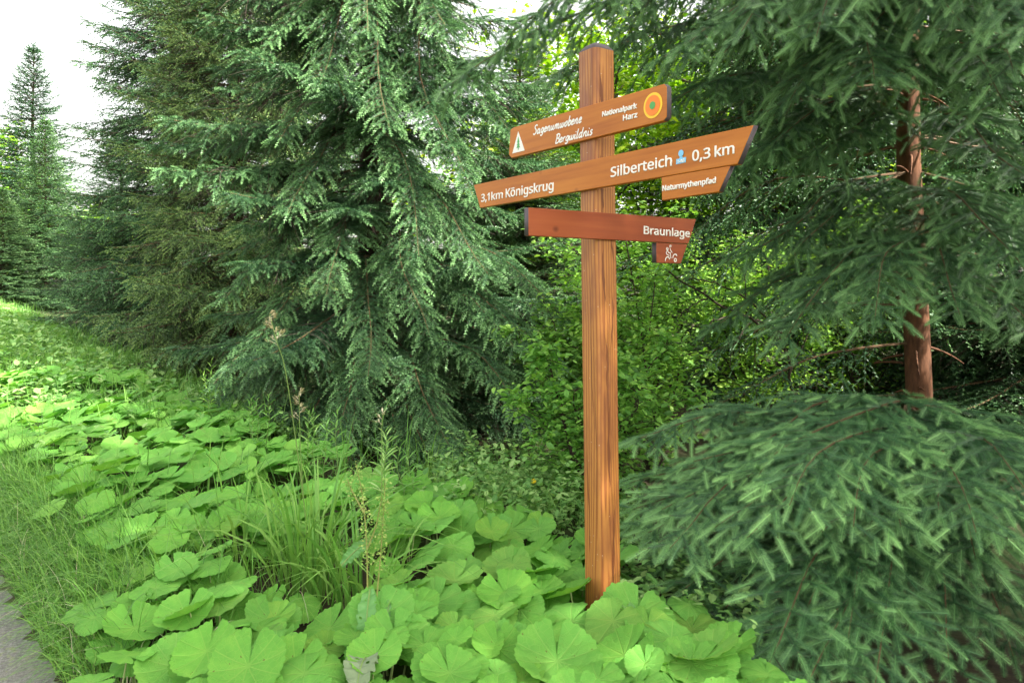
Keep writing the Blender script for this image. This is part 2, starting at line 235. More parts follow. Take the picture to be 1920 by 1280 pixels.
def poly_curve(loops, ext, bev=0, name='shape', res=1):
    cu = bpy.data.curves.new(name, 'CURVE'); cu.dimensions = '2D'; cu.fill_mode = 'BOTH'; cu.extrude = ext; cu.bevel_depth = bev; cu.bevel_resolution = res
    for lp in loops:
        lp = np.asarray(lp, float).reshape(-1, 2); sp = cu.splines.new('POLY'); sp.points.add(len(lp)-1); sp.use_cyclic_u = True
        sp.points.foreach_set('co', np.c_[lp, np.zeros(len(lp)), np.ones(len(lp))].ravel())
    o = bpy.data.objects.new(name, cu); COL.objects.link(o); bpy.context.view_layer.update()
    me = bpy.data.meshes.new_from_object(o.evaluated_get(bpy.context.evaluated_depsgraph_get()))
    bpy.data.objects.remove(o); bpy.data.curves.remove(cu)
    return me
def to_board(me, mats, depth=0.0):
    """curve XY -> board plane: x along, z up, front face toward -y"""
    n = len(me.vertices); V = np.empty(n*3); me.vertices.foreach_get('co', V); V = V.reshape(-1, 3)
    W = np.c_[V[:, 0], -V[:, 2]-depth, V[:, 1]]; me.vertices.foreach_set('co', W.ravel()); me.update()
    me.materials.clear()
    for m in mats: me.materials.append(m)
    return me
def inset(lp, d):
    lp = np.asarray(lp, float); n = len(lp); A = .5*np.sum(lp[:, 0]*np.roll(lp[:, 1], -1)-np.roll(lp[:, 0], -1)*lp[:, 1]); sg = 1 if A > 0 else -1
    out = []
    for i in range(n):
        a = lp[i]-lp[i-1]; b = lp[(i+1) % n]-lp[i]; a /= np.linalg.norm(a); b /= np.linalg.norm(b)
        na = np.array([-a[1], a[0]])*sg; nb = np.array([-b[1], b[0]])*sg; m = na+nb; m /= max(np.dot(m, m)/2, .3)
        out.append(lp[i]+m*d)
    return np.array(out)
def board(name, plane, pixels, wood, th, parent, label=None, recess=0):
    lp = np.array([plane.uv(*p) for p in pixels]); bv = .0025
    me = to_board(poly_curve([inset(lp, bv)], th/2-bv, bv, name, 2), [wood, ENDW], recess-th/2)
    nrm = np.empty(len(me.polygons)*3); me.polygons.foreach_get('normal', nrm); nrm = nrm.reshape(-1, 3)
    me.polygons.foreach_set('material_index', ((np.abs(nrm[:, 1]) < .35) & (np.abs(nrm[:, 0]) > .35)).astype(np.int32))
    o = link(name, me, parent); o.matrix_basis = plane.matrix()
    if label: o['label'] = label
    return o
def sub(parent, name, loops, mat, lift=.0012, bev=0, label=None):
    o = link(name, to_board(poly_curve(loops, .0006, bev, name), [mat], lift), parent)
    if label: o['label'] = label
    return o
def textloops(s, plane, a, b, cap, sx=None, serif=False):
    """glyph outlines from pixel a to pixel b (baseline), capital height cap in px"""
    A = plane.uv(*a); Bq = plane.uv(*b); h = np.linalg.norm(plane.uv(a[0], a[1]-cap)-A)
    sc = h/.714/1000; x = 0; raw = []
    for c in s:
        adv, lps = GLYPH[c]
        for lp in lps:
            q = np.array(lp, float).reshape(-1, 2); q[:, 0] += x; raw.append(q)
        x += adv
    xm = max(q[:, 0].max() for q in raw); x0 = min(q[:, 0].min() for q in raw)
    D = (Bq-A)/(xm-x0); up = np.array([-D[1], D[0]]); up = up/np.linalg.norm(up)*sc
    return [A+(q[:, :1]-x0)*D+q[:, 1:]*up for q in raw]
STROKES = {'S': [[(.45,.9),(.3,1),(.12,.9),(.15,.68),(.35,.45),(.35,.15),(.15,0),(0,.12)]],
 'a': [[(.36,.42),(.2,.5),(.05,.3),(.05,.1),(.15,0),(.3,.15),(.38,.48)],[(.38,.48),(.34,.1),(.4,0),(.48,.08)]],
 'g': [[(.36,.42),(.2,.5),(.05,.3),(.06,.1),(.16,.02),(.3,.15),(.38,.48)],[(.38,.48),(.32,-.15),(.15,-.3),(.02,-.2)]],
 'e': [[(.05,.25),(.3,.32),(.3,.46),(.18,.5),(.05,.3),(.06,.08),(.18,0),(.36,.1)]],
 'n': [[(.05,.48),(.05,0)],[(.05,.25),(.2,.48),(.32,.45),(.3,.1),(.36,0),(.44,.06)]],
 'u': [[(.05,.48),(.04,.12),(.12,0),(.26,.15),(.34,.48)],[(.34,.48),(.32,.08),(.4,0),(.46,.06)]],
 'm': [[(.05,.48),(.05,0)],[(.05,.25),(.18,.48),(.27,.42),(.26,0)],[(.27,.25),(.4,.48),(.5,.42),(.48,.08),(.55,0),(.62,.06)]],
 'w': [[(.05,.48),(.05,.1),(.14,0),(.26,.12),(.3,.48)],[(.3,.48),(.3,.1),(.4,0),(.52,.15),(.54,.48)]],
 'o': [[(.25,.5),(.08,.35),(.06,.1),(.18,0),(.32,.15),(.34,.4),(.25,.5),(.4,.46)]],
 'b': [[(.08,1),(.05,.1),(.15,0),(.32,.12),(.34,.38),(.24,.5),(.08,.3)]],
 'B': [[(.12,1),(.08,0)],[(0,.9),(.25,1),(.45,.85),(.38,.6),(.15,.52),(.42,.45),(.45,.15),(.25,0),(.02,.05)]],
 'r': [[(.05,.48),(.05,0)],[(.05,.28),(.18,.48),(.3,.45)]], 'i': [[(.05,.48),(.04,.08),(.1,0),(.18,.08)],[(.08,.68),(.1,.76)]],
 'l': [[(.08,1),(.05,.1),(.12,0),(.2,.08)]], 'd': [[(.34,.42),(.2,.5),(.05,.3),(.06,.06),(.18,0),(.32,.2)],[(.4,1),(.34,.1),(.4,0),(.48,.06)]],
 's': [[(.28,.44),(.16,.5),(.06,.4),(.1,.3),(.24,.2),(.24,.06),(.1,0),(0,.06)]]}
def ribbon(pts, w, mb, z):
    p = np.asarray(pts, float); t = np.gradient(p, axis=0); t /= np.linalg.norm(t, axis=1)[:, None]+1e-9
    nn = np.c_[-t[:, 1], t[:, 0]]*w/2; n = len(p)
    V = np.concatenate([p+nn, p-nn]); V = np.c_[V[:, 0], np.full(2*n, -z), V[:, 1]]
    f = [(i, n+i, i+1) for i in range(n-1)]+[(i+1, n+i, n+i+1) for i in range(n-1)]
    mb.add(V, f)
def dense(pts, k=4):
    p = np.asarray(pts, float)
    if len(p) < 3: return p
    q = np.vstack([2*p[0]-p[1], p, 2*p[-1]-p[-2]]); out = []
    for i in range(1, len(q)-2):
        for u in np.arange(k)/k:
            out.append(.5*((2*q[i])+(-q[i-1]+q[i+1])*u+(2*q[i-1]-5*q[i]+4*q[i+1]-q[i+2])*u*u+(-q[i-1]+3*q[i]-3*q[i+1]+q[i+2])*u**3))
    return np.array(out+[p[-1]])
def script_text(s, plane, a, b, cap, parent):
    A = plane.uv(*a); Bq = plane.uv(*b); h = np.linalg.norm(plane.uv(a[0], a[1]-cap)-A)
    raw = []; x = 0
    for c in s:
        for st in STROKES[c]: raw.append(dense(st)+[x, 0])
        x += max(p[0] for st in STROKES[c] for p in st)+(.07 if c != 'w' else .1)
    xm = max(q[:, 0].max() for q in raw); D = (Bq-A)/xm; up = np.array([-D[1], D[0]]); up = up/np.linalg.norm(up)*h
    mb = MB(); 
    for i, q in enumerate(raw):
        P = A+q[:, :1]*D+q[:, 1:]*(up+D*.22); ribbon(P, h*.165, mb, .0012+.00004*(i % 9))
    return mb.obj('script_lettering', [WHITE], parent)
def circ(plane, c, r, n=40, r2=None):
    C = plane.uv(*c); a = np.arange(n)/n*2*np.pi; return C+np.c_[np.cos(a)*r, np.sin(a)*(r2 or r)]
def pts(plane, lst): return np.array([plane.uv(*p) for p in lst])

sign = thing('signpost', 'varnished brown wooden signpost with three finger boards standing among butterbur leaves', 'signpost', (0, 0, 0))
# the post: square with well rounded corners, faces square to the boards
mb = MB(); half = .0605; rr = .021; prof = []
for cx, cy, a0 in ((1, 1, 0), (-1, 1, 90), (-1, -1, 180), (1, -1, 270)):
    for k in range(6):
        a = math.radians(a0+k*18); prof.append(((half-rr)*cx+rr*math.cos(a), (half-rr)*cy+rr*math.sin(a)))
prof = np.array(prof); m = len(prof); zs = np.linspace(-.2, 2.655, 40)
V = np.concatenate([np.c_[prof*(1+.006*math.sin(z*5)), np.full(m, z)] for z in zs])
f = []
for i in range(len(zs)-1):
    for j in range(m):
        a, b = i*m+j, i*m+(j+1) % m; f += [(a, b, b+m), (a, b+m, a+m)]
mb.add(V, f)
# darker flame figures of flat-cut summer wood and one long drying crack, on the two faces towards the path
def flame(face, u, z0, z1, w, sd):
    n_ = 26; rf = np.random.default_rng(sd); t_ = np.linspace(0, 1, n_); wd_ = w*np.sin(np.pi*np.clip(t_*1.04, 0, 1))**.8*(1.15-.6*t_)*(1+.22*np.sin(t_*13+sd)); c_ = u+.006*np.sin(t_*4+sd)+.0012*np.sin(t_*21)
    z_ = z0+(z1-z0)*t_; e = half+.0005+.0001*(sd % 5)
    L_, R_ = c_-wd_/2, c_+wd_/2
    P_ = np.concatenate([np.c_[np.full(n_, e), L_, z_], np.c_[np.full(n_, e), R_, z_]]) if face == 'x' else np.concatenate([np.c_[R_, np.full(n_, -e), z_], np.c_[L_, np.full(n_, -e), z_]])
    mb.add(P_, [q for i in range(n_-1) for q in ((i, n_+i, n_+i+1), (i, n_+i+1, i+1))], 2 if w < .003 else 1)
for fl in [('x', -.027, 2.30, 2.60, .017, 1), ('x', -.025, 1.55, 1.79, .015, 2), ('x', -.004, .74, 1.12, .016, 3), ('x', .012, .30, .66, .013, 4), ('x', .020, 1.35, 1.60, .010, 5), ('x', -.018, 1.18, 1.42, .009, 6), ('x', .028, 1.72, 1.86, .009, 8),
           ('y', -.020, .45, .95, .006, 7), ('y', .018, 1.05, 1.70, .005, 9), ('y', .030, 2.28, 2.63, .006, 10), ('x', -.005, 1.02, 1.72, .0020, 11), ('x', .010, .25, .80, .0018, 12), ('y', .034, .5, 1.5, .0016, 13), ('x', -.032, 1.95, 2.2, .02, 14)]: flame(*fl)
post = mb.obj('post', [POSTW, flat('post_dark_figure', (.185, .060, .022), .5), flat('post_crack', (.045, .016, .008), .8)], sign, True)
mb = MB(); rings = [(1.004, 2.650), (.985, 2.660), (.62, 2.684), (.25, 2.691)]
V = np.concatenate([np.c_[prof*s_, np.full(m, z)] for s_, z in rings]); f = []
for i in range(3):
    for j in range(m):
        a, b = i*m+j, i*m+(j+1) % m; f += [(a, b, b+m), (a, b+m, a+m)]
f += [(3*m, 3*m+j, 3*m+j+1) for j in range(1, m-1)]
mb.add(V, f); cap = mb.obj('post_cap', [ENDW], sign, True)
lean = .0125
M = Matrix.Translation((PC[0]+.001, PC[1], 2.1)) @ Matrix.Rotation(-lean, 4, 'Y') @ Matrix.Rotation(math.atan2(d1[1], d1[0]), 4, 'Z') @ Matrix.Translation((0, 0, -2.1))
post.matrix_basis = M; cap.matrix_basis = M

b1 = board('sign_board', PL1, [(957, 243.5), (963, 239), (1245, 157.5), (1250, 163), (1250, 219), (1244, 226.5), (959, 296.5), (954, 290)], BOARDW, .028, sign,
           'top board with clipped corners, park emblem and a white triangle badge')
script_text('Sagenumwobene', PL1, (1000, 253), (1090, 229.5), 16.5, b1)
script_text('Bergwildnis', PL1, (1041, 269.5), (1110, 252.5), 16.5, b1)
for s, a, b, c in (('Nationalpark', (1130, 219), (1194, 203), 11), ('Harz', (1169, 226.5), (1195, 220), 12)):
    sub(b1, 'serif_lettering', textloops(s, PL1, a, b, c), WHITE, .0012, .0013)
em = (1224.4, 198); rv = abs(PL1.uv(1224, 174)[1]-PL1.uv(1224, 222)[1])/2
sub(b1, 'emblem', [circ(PL1, em, rv)], YELLOW, .0008, 0, 'round yellow emblem with orange disc and green centre')
e2 = sub(b1, 'emblem_disc', [circ(PL1, em, rv*.79)], ORANGE, .0022); sub(b1, 'emblem_centre', [circ(PL1, em, rv*.30)], GREEN, .0036)
tri = pts(PL1, [(972, 246.5), (961, 288), (984, 282.3)])
sub(b1, 'triangle_badge', [tri], WHITE, .0008, 0, 'white triangle with a green spruce')
c0 = tri.mean(0); hh = abs(tri[0][1]-tri[1][1]); bx = (tri[1]+tri[2])/2
def tp(u, v): return np.array([bx[0]+u*hh, bx[1]+v*hh])
sub(b1, 'tree_print', [[tp(-.02, .10), tp(.02, .10), tp(.02, .22), tp(.15, .2), tp(.05, .33), tp(.12, .33), tp(.04, .45), tp(.09, .46), tp(0, .74), tp(-.09, .46), tp(-.04, .45), tp(-.12, .33), tp(-.05, .33), tp(-.15, .2), tp(-.02, .22)]], GREEN, .0022)

b2 = board('sign_board', PL2, [(888, 347), (1413, 234.5), (1383, 307.3), (900, 390)], BOARDW, .028, sign, 'long middle board pointed at both ends')
for s, a, b, c in (('3,1', (903, 378.5), (918, 375.8), 17), ('km', (922, 375.2), (943, 371.3), 17), ('Königskrug', (949, 370.5), (1038, 355.5), 19.5), ('Silberteich', (1146, 332.3), (1260, 310.3), 22), ('0,3', (1299, 302.3), (1332, 296), 23.5), ('km', (1341, 294.5), (1377, 287.5), 24)):
    sub(b2, 'lettering', textloops(s, PL2, a, b, c), WHITE, .0012, .0012)
mk = sub(b2, 'stamp_marker', [pts(PL2, [(1268, 308.5), (1286, 304.6), (1286.5, 294.5), (1280, 296), (1279.6, 290), (1274.5, 291), (1274.8, 297.3), (1268.5, 298.8)])], BLUE, .0008, 0, 'small blue stamping point marker')
sub(b2, 'marker_knob', [circ(PL2, (1277.6, 287.6), .0125, 20)], BLUE, .0024)
sub(b2, 'marker_number', textloops('148', PL2, (1270.5, 306.8), (1284.5, 303.6), 7.2), WHITE, .0024, .0004)
b2b = board('hanging_board', PL2, [(1239.5, 332.7), (1369, 310.9), (1347.5, 359.5), (1240.5, 375.8)], BOARDW, .026, sign, 'small slanted panel under the middle board', -.001)
sub(b2b, 'lettering', textloops('Naturmythenpfad', PL2, (1242.5, 358), (1342, 342.7), 11.5), WHITE, .0002, .0012)

b3 = board('sign_board', PL3, [(991, 389), (1305.5, 411), (1291, 457), (991, 441.5)], REDW, .030, sign, 'reddish bottom board')
sub(b3, 'lettering', textloops('Braunlage', PL3, (1207, 438.5), (1292.5, 444.8), 18), WHITE, .0012, .0012)
b3b = board('hanging_board', PL3, [(1231, 454.8), (1289.5, 457.9), (1277, 494), (1231.5, 492.5)], REDW, .030, sign, 'small reddish tab under the bottom board', -.001)
def ip(x, y): return PL3.uv(1200+x/16, 430+y/16)
mb = MB()
for i, (st, w) in enumerate([([(905, 460), (890, 510), (905, 545)], .004), ([(820, 540), (790, 600), (840, 610), (790, 680), (800, 740), (880, 790)], .0042), ([(905, 560), (915, 620), (965, 700)], .0042),
    ([(850, 560), (830, 640), (860, 700), (905, 700)], .004), ([(905, 690), (915, 800), (925, 870)], .0044), ([(750, 950), (775, 860), (825, 825), (870, 850), (885, 900)], .005), ([(980, 860), (1000, 780), (1045, 745), (1090, 765), (1100, 800)], .005),
    ([(1055, 870), (1025, 900), (1030, 950), (1060, 965), (1085, 940), (1085, 895), (1055, 870)], .005), ([(920, 470), (925, 530)], .005)]):
    ribbon(dense([ip(*p) for p in st]), w, mb, .0003+.00008*i)
mb.obj('rider_pictogram', [WHITE], b3b)
# ------------------------------------------------------------------ conifer generator
def shoot_template(n, wid, rows, ang=42, stem=True, vary=0.0):
    """x = along the shoot (0..1), y/z = sideways in needle lengths; needles as narrow triangles all round the upper side"""
    V = []; Fc = []; T = []
    rg = np.random.default_rng(5)
    for i in range(n):
        x = (i+.5)/n*.93
        phi = math.radians({0: 88, 1: -88, 2: 42, 3: -42, 4: 0, 5: 130, 6: -130}[i % rows]+rg.uniform(-14, 14))
        ln = (min(1, .75+x*2) if x < .7 else 1.0-.55*(x-.7)/.3)*rg.uniform(.8, 1.15)
        r = np.array([0, math.sin(phi), math.cos(phi)])*math.sin(math.radians(ang))*ln
        dx = .115*math.cos(math.radians(ang))*ln/.75
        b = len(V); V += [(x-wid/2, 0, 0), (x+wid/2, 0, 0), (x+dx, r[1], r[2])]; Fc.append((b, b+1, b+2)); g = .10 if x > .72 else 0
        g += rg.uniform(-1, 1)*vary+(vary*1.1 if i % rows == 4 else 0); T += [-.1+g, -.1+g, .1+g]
    # needles closing the tip
    for k in range(5 if n > 20 else 2):
        a = k*1.25+.3; b = len(V); V += [(.93, .05, 0), (.93, -.05, 0), (1.07, .35*math.sin(a), .35*math.cos(a))]; Fc.append((b, b+1, b+2)); T += [.1, .1, .25]
    if stem:
        b = len(V)
        for x, q in ((0, .13), (.95, .06)):
            for a in (0, 2.09, 4.19): V.append((x, q*math.sin(a), q*math.cos(a))); T.append(.12)
        for j in range(3):
            j2 = (j+1) % 3; Fc += [(b+j, b+j2, b+3+j2), (b+j, b+3+j2, b+3+j)]
    return np.array(V, float), np.array(Fc), np.array(T, float)
SH_NEAR = shoot_template(165, .0175, 7, 54, True, .20)
SH_MID = shoot_template(22, .105, 5, 42, False)
SH_FAR = shoot_template(10, .22, 5, 42, False)
SH_LOW = shoot_template(7, .30, 5, 42, False)

def nrm(v): return v/(np.linalg.norm(v, axis=-1, keepdims=True)+1e-9)

def bough(mb, path, rg, tpl, sec=.08, smax=.5, sp=.08, hang=.25, needle=.016, lsh=.1, wood=.012, dens=1.0, t0=.15, secwood=False, ang=52, tip=1.0, tintb=.35, flat=0.0, ltr=(.42, .045, .04, .24), sdroop=None, tipt=0.0):
    """one spruce branch: wood along path, side branchlets in a drooping spray, needled shoots on all of them"""
    path = np.asarray(path, float); seg = np.linalg.norm(np.diff(path, axis=0), axis=1); cum = np.r_[0, np.cumsum(seg)]; L = cum[-1]
    def at(t):
        return np.stack([np.interp(t*L, cum, path[:, i]) for i in range(3)], -1)
    mb.tube(path, np.linspace(wood, wood*.25, len(path)), 5, 1, .5, False)
    n = max(4, int(L*(1-t0)/sec*2*dens)); t = t0+(1-t0)*(np.arange(n)+rg.uniform(0, .8, n))/n; t = np.clip(t, 0, .995)
    side = np.where(np.arange(n) % 2 == 0, 1., -1.)
    P = at(t); T = nrm(at(np.clip(t+.02, 0, 1))-at(np.clip(t-.02, 0, 1)))
    z = np.array([0, 0, 1.]); S = nrm(np.cross(T, z)); U = np.cross(S, T)
    prof = np.minimum(1, (t-t0+.10)/.30)*np.clip((1-t)*1.25+.10, 0, 1)**.75
    ls = smax*prof*rg.uniform(.6, 1.12, n)+.05
    A = np.radians(rg.normal(ang, 9, n))[:, None]
    roll = rg.normal(0, .30 if not flat else flat, n)[:, None]
    D = np.cos(A)*T+np.sin(A)*(side[:, None]*S*np.cos(roll)+U*np.sin(roll))
    hg = hang*rg.uniform(.6, 1.4, n)
    K = max(2, int(math.ceil(ls.max()/sp)))
    k = (np.arange(K)+.5)[None]*sp; valid = k < ls[:, None]
    def pos(s_): return P[:, None]+D[:, None]*s_[..., None]-z*(hg[:, None]*2.0*s_**1.7)[..., None]
    sg = np.broadcast_to(k, (n, K)); Pk = pos(sg); Tk = nrm(pos(sg+.01)-pos(sg-.01))
    u = sg/np.maximum(ls[:, None], .05)
    O = []; X = []; LN = []; TI = []
    def push(o, x, ln, ti): O.append(o); X.append(x); LN.append(ln); TI.append(ti)
    v = valid.ravel(); Pv = Pk.reshape(-1, 3)[v]; Tv = Tk.reshape(-1, 3)[v]; uv_ = u.ravel()[v]; rem = (ls[:, None]-sg).ravel()[v]
    m = len(Pv)
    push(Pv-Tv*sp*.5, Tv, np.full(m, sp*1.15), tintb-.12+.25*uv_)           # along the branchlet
    Sk = nrm(np.cross(Tv, z)+1e-4); Uk = np.cross(Sk, Tv)
    for sd in (1, -1):                                             # side shoots
        lt = np.clip(ltr[0]*rem+ltr[1], ltr[2], ltr[3])*rg.uniform(.7, 1.25, m)
        B = np.radians(rg.normal(48, 8, m))[:, None]
        ro = rg.normal(0, .35, m)[:, None]
        dr = nrm(np.cos(B)*Tv+np.sin(B)*(sd*Sk*np.cos(ro)+Uk*np.sin(ro))-z*((.25*hang+.05) if sdroop is None else rg.uniform(.2, 1.0, (m, 1))*sdroop))
        o = Pv+Tv*rg.uniform(-.4, .4, m)[:, None]*sp
        for q in range(3):
            ok = lt > q*lsh*.9+.02
            if not ok.any(): break
            ll = np.minimum(lt-q*lsh*.9, lsh)
            dq = nrm(dr-z*.12*q*hang)
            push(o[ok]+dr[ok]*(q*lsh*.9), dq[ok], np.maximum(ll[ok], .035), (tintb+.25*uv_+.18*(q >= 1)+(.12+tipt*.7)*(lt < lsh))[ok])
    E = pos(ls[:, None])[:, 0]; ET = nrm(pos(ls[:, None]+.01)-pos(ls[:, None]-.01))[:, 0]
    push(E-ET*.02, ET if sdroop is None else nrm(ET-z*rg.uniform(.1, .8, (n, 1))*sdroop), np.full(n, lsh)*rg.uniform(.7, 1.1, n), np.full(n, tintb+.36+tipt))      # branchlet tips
    na = max(3, int(L*(1-t0)/sp)); ta = t0+(1-t0)*(np.arange(na)+.3)/na; Pa = at(ta); Ta = nrm(at(np.clip(ta+.02, 0, 1))-at(np.clip(ta-.02, 0, 1)))
    push(Pa, Ta, np.full(na, sp*1.1), tintb+.3*ta)
    push(at(np.array([1.]))-T[-1:]*.03, T[-1:], np.array([lsh*1.1*tip]), np.array([tintb+.4]))
    O = np.concatenate(O)
    X = nrm(np.concatenate(X)); LN = np.concatenate(LN); TI = np.concatenate(TI)+rg.normal(0, .07, len(O))
    Sx = nrm(np.cross(X, z)+1e-4); Ux = np.cross(Sx, X)
    a = rg.normal(0, .25, len(O))[:, None]; S2 = Sx*np.cos(a)+Ux*np.sin(a); U2 = Ux*np.cos(a)-Sx*np.sin(a)
    wd = needle*rg.uniform(.85, 1.15, len(O))[:, None]
    Bm = np.stack([X*LN[:, None], S2*wd, U2*wd], 1)
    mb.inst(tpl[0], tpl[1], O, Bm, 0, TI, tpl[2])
    if secwood:
        for i in range(n):
            if ls[i] > .12:
                s_ = np.linspace(0, ls[i], 5); mb.tube(P[i]+D[i]*s_[:, None]-z*(hg[i]*2.0*s_**1.7)[:, None], np.linspace(.0024, .0012, 5), 3, 1, .5, False)
    return len(O)

def arch(p0, p1, rise=.15, n=12, wob=0, rg=None):
    p0 = np.asarray(p0, float); p1 = np.asarray(p1, float); t = np.linspace(0, 1, n)[:, None]; L = np.linalg.norm(p1-p0)
    p = p0+(p1-p0)*t+np.array([0, 0, 1.])*rise*L*(4*t*(1-t))
    if wob and rg is not None:
        q = rg.normal(0, 1, (2, 3)); p = p+wob*L*(np.sin(t*5)*q[0]+np.sin(t*9+1)*q[1]*.5)*t*(1-t)*4
    return p

def dir_path(p0, az, L, e0, sag, up, n=9, rg=None):
    t = np.linspace(0, 1, n); e = np.radians(e0-sag*t+up*t**2.5); azs = az+(rg.normal(0, .10)*t if rg is not None else 0)
    d = np.stack([np.cos(e)*np.cos(azs), np.cos(e)*np.sin(azs), np.sin(e)], -1)*L/(n-1)
    return np.asarray(p0, float)+np.r_[[[0, 0, 0]], np.cumsum(d[:-1], 0)]

def spruce_crown(rg, H, R0, z0, tpl, step, per, facing=None, back=.35, shape=.85, e0=(-8, 28), sag=22, up=38, sec=.1, sp=.1, lsh=.11, hang=.3, needle=.018, smaxf=.26, zfull=None, tintb=.35, wood=.016, irregular=.16, ltr=(.42, .045, .04, .24), zj=.5, sdroop=None, dead=0):
    """crown about the local origin: whorl after whorl of drooping branches, longer below"""
    mb = MB(); z = z0; cnt = 0; ph = 0
    while z < H-.25:
        fr = z/H; Rz = R0*(1-fr)**shape*min(1, .75+.6*fr/.15 if fr < .06 else 1)
        k = per if Rz > .5 else max(3, per-1)
        coarse = zfull is not None and z > zfull
        for i in range(k):
            ph += 2.39996+rg.normal(0, .15); L = max(.16, Rz*rg.uniform(1-irregular*1.6, 1+irregular))
            d = 1.0
            if facing is not None and math.cos(ph-facing) < -.25: d = back
            if coarse: d *= .45
            e = np.interp(fr, [0, .6, 1], [e0[0], (e0[0]+e0[1])/2+6, e0[1]+22])+rg.normal(0, 5)
            p = dir_path((0, 0, z+rg.uniform(-zj, zj)*step), ph, L, e, sag*(1-.4*fr), up, 9, rg)
            cnt += bough(mb, p, rg, tpl, sec=sec/(.6+.4*d), smax=smaxf*L+.10, sp=sp, hang=hang*rg.uniform(.7, 1.3), needle=needle, lsh=lsh, wood=wood*(.5+.5*L/R0), dens=d, tintb=tintb+rg.normal(0, .05), ltr=ltr, sdroop=sdroop)
            if dead and Rz > .7:                                    # dry twigs on the inner half of the branch
                m = int(dead*d) if not coarse else dead//3; q = rg.integers(1, 6, m); o = p[q]+(p[q+1]-p[q])*rg.uniform(0, 1, (m, 1)); a = ph+rg.choice([-1, 1], m)*rg.uniform(.5, 1.3, m)
                l = rg.uniform(.15, .55, m)*min(1.2, Rz/1.6); dd = np.stack([np.cos(a), np.sin(a), rg.uniform(-.7, .1, m)], -1)
                X = nrm(dd); S = nrm(np.cross(X, [0, 0, 1.])); N = np.cross(S, X)
                mb.inst(TWT[0], TWT[1], o, np.stack([X*l[:, None], S*np.full((m, 1), .0045), N*np.full((m, 1), .0045)], 1), 2, .5)
        z += step*(1-.35*fr)
    # leader
    bough(mb, [(0, 0, H-.45), (0, 0, H-.2), (0.01, 0, H)], rg, tpl, sec=.06, smax=.16, sp=sp, hang=-.1, needle=needle, lsh=lsh, wood=.008)
    return mb, cnt
def trunk_mb(rg, H, r0, lean=0, sides=10, flare=1.35):
    mb = MB(); n = 16; t = np.linspace(0, 1, n); p = np.c_[lean*t*H+.02*np.sin(t*7), .015*np.cos(t*5), -.3+t*(H+.25)]
    mb.tube(p, r0*(1-t*.97)*(1+(flare-1)*np.exp(-t*H/.4)), sides, 0, .5)
    for i in range(int(H*5)):                                       # dead stubs
        z = rg.uniform(.2, H*.6); a = rg.uniform(0, 6.28); r = r0*(1-z/H); L = rg.uniform(.1, .5)
        mb.tube(dir_path((lean*z+r*.6*math.cos(a), r*.6*math.sin(a), z), a, L, -10, 20, 0, 4), np.linspace(.009, .003, 4), 4, 0, .5)
    return mb

TWT = (np.array([(x, q*math.sin(a), q*math.cos(a)-g) for x, q, g in ((0, 1, 0), (.35, .8, 4), (.7, .55, 14), (1, .2, 30)) for a in (0, 2.09, 4.19)]), np.array([t_ for i in range(3) for j in range(3) for t_ in ((i*3+j, i*3+(j+1) % 3, i*3+3+(j+1) % 3), (i*3+j, i*3+3+(j+1) % 3, i*3+3+j))]))
# ------------------------------------------------------------------ broadleaf generator
LEAFT = (np.array([(0, 0, 0), (.3, .24, .05), (.3, -.24, .05), (.68, .2, .05), (.68, -.2, .05), (1, 0, -.06), (.5, 0, -.02)], float),
         np.array([(0, 6, 1), (0, 2, 6), (1, 6, 3), (2, 4, 6), (3, 6, 5), (4, 5, 6)]))
CARDT = (np.array([(0, 0, 0), (.5, .32, .06), (.5, -.32, .06), (1, 0, -.04)], float), np.array([(0, 2, 1), (1, 2, 3)]))
def leaves(mb, P, rg, size, tpl=LEAFT, mat=0, tint=(.2, .9), up=.8, spread=None):
    n = len(P); a = rg.uniform(0, 2*np.pi, n)
    X = np.c_[np.cos(a), np.sin(a), rg.normal(-.15, .35, n)]; X = nrm(X)
    N = nrm(np.c_[rg.normal(0, .55, n), rg.normal(0, .55, n)-.15, np.full(n, up)]); S = nrm(np.cross(N, X)); N = np.cross(X, S)
    s = size*rg.uniform(.5, 1.45, n)[:, None]
    mb.inst(tpl[0], tpl[1], P, np.stack([X*s, S*s, N*s], 1), mat, rg.uniform(tint[0], tint[1], n))
def shrub(name, label, cat, base, H, R, nst, nlv, lsize, mats, seed, color, twigs=26, group=None, tpl=LEAFT, low=.15, stemr=.012, showwood=True):
    rg = np.random.default_rng(seed); wb = MB(); lb = MB(); pts_ = []
    for i in range(nst):
        a = rg.uniform(0, 6.28); L = H*rg.uniform(.65, 1.05); out = R*rg.uniform(.25, .95)
        p = arch((0, 0, 0), (out*math.cos(a), out*math.sin(a), L), .10, 12, .07, rg); wb.tube(p, np.linspace(stemr, stemr*.3, 12), 5, 0, .5)
        for j in range(twigs):
            t = rg.uniform(low, 1); q = np.array([np.interp(t, np.linspace(0, 1, 12), p[:, c]) for c in range(3)])
            b = rg.uniform(0, 6.28); Lt = R*rg.uniform(.2, .6)*(1.15-.6*t)
            tw = dir_path(q, b, Lt, rg.uniform(0, 50), 35, 10, 6, rg); wb.tube(tw, np.linspace(stemr*.35, stemr*.12, 6), 4, 0, .5, False)
            tt = rg.uniform(.1, 1.05, max(2, int(nlv/(nst*twigs))))
            pp = np.stack([np.interp(tt, np.linspace(0, 1, 6), tw[:, c]) for c in range(3)], -1)
            pts_.append(pp+rg.normal(0, .035*R+.012, pp.shape))
    P = np.concatenate(pts_); P = P[P[:, 2] > .03]; leaves(lb, P, rg, lsize, tpl)
    r = thing(name, label, cat, base, rg.uniform(0, 6.28), group)
    lo = lb.obj('foliage', [mats[0]], r); lo.color = (*color, 1)
    if showwood: wb.obj('stem', [mats[1]], r, True)
    return r
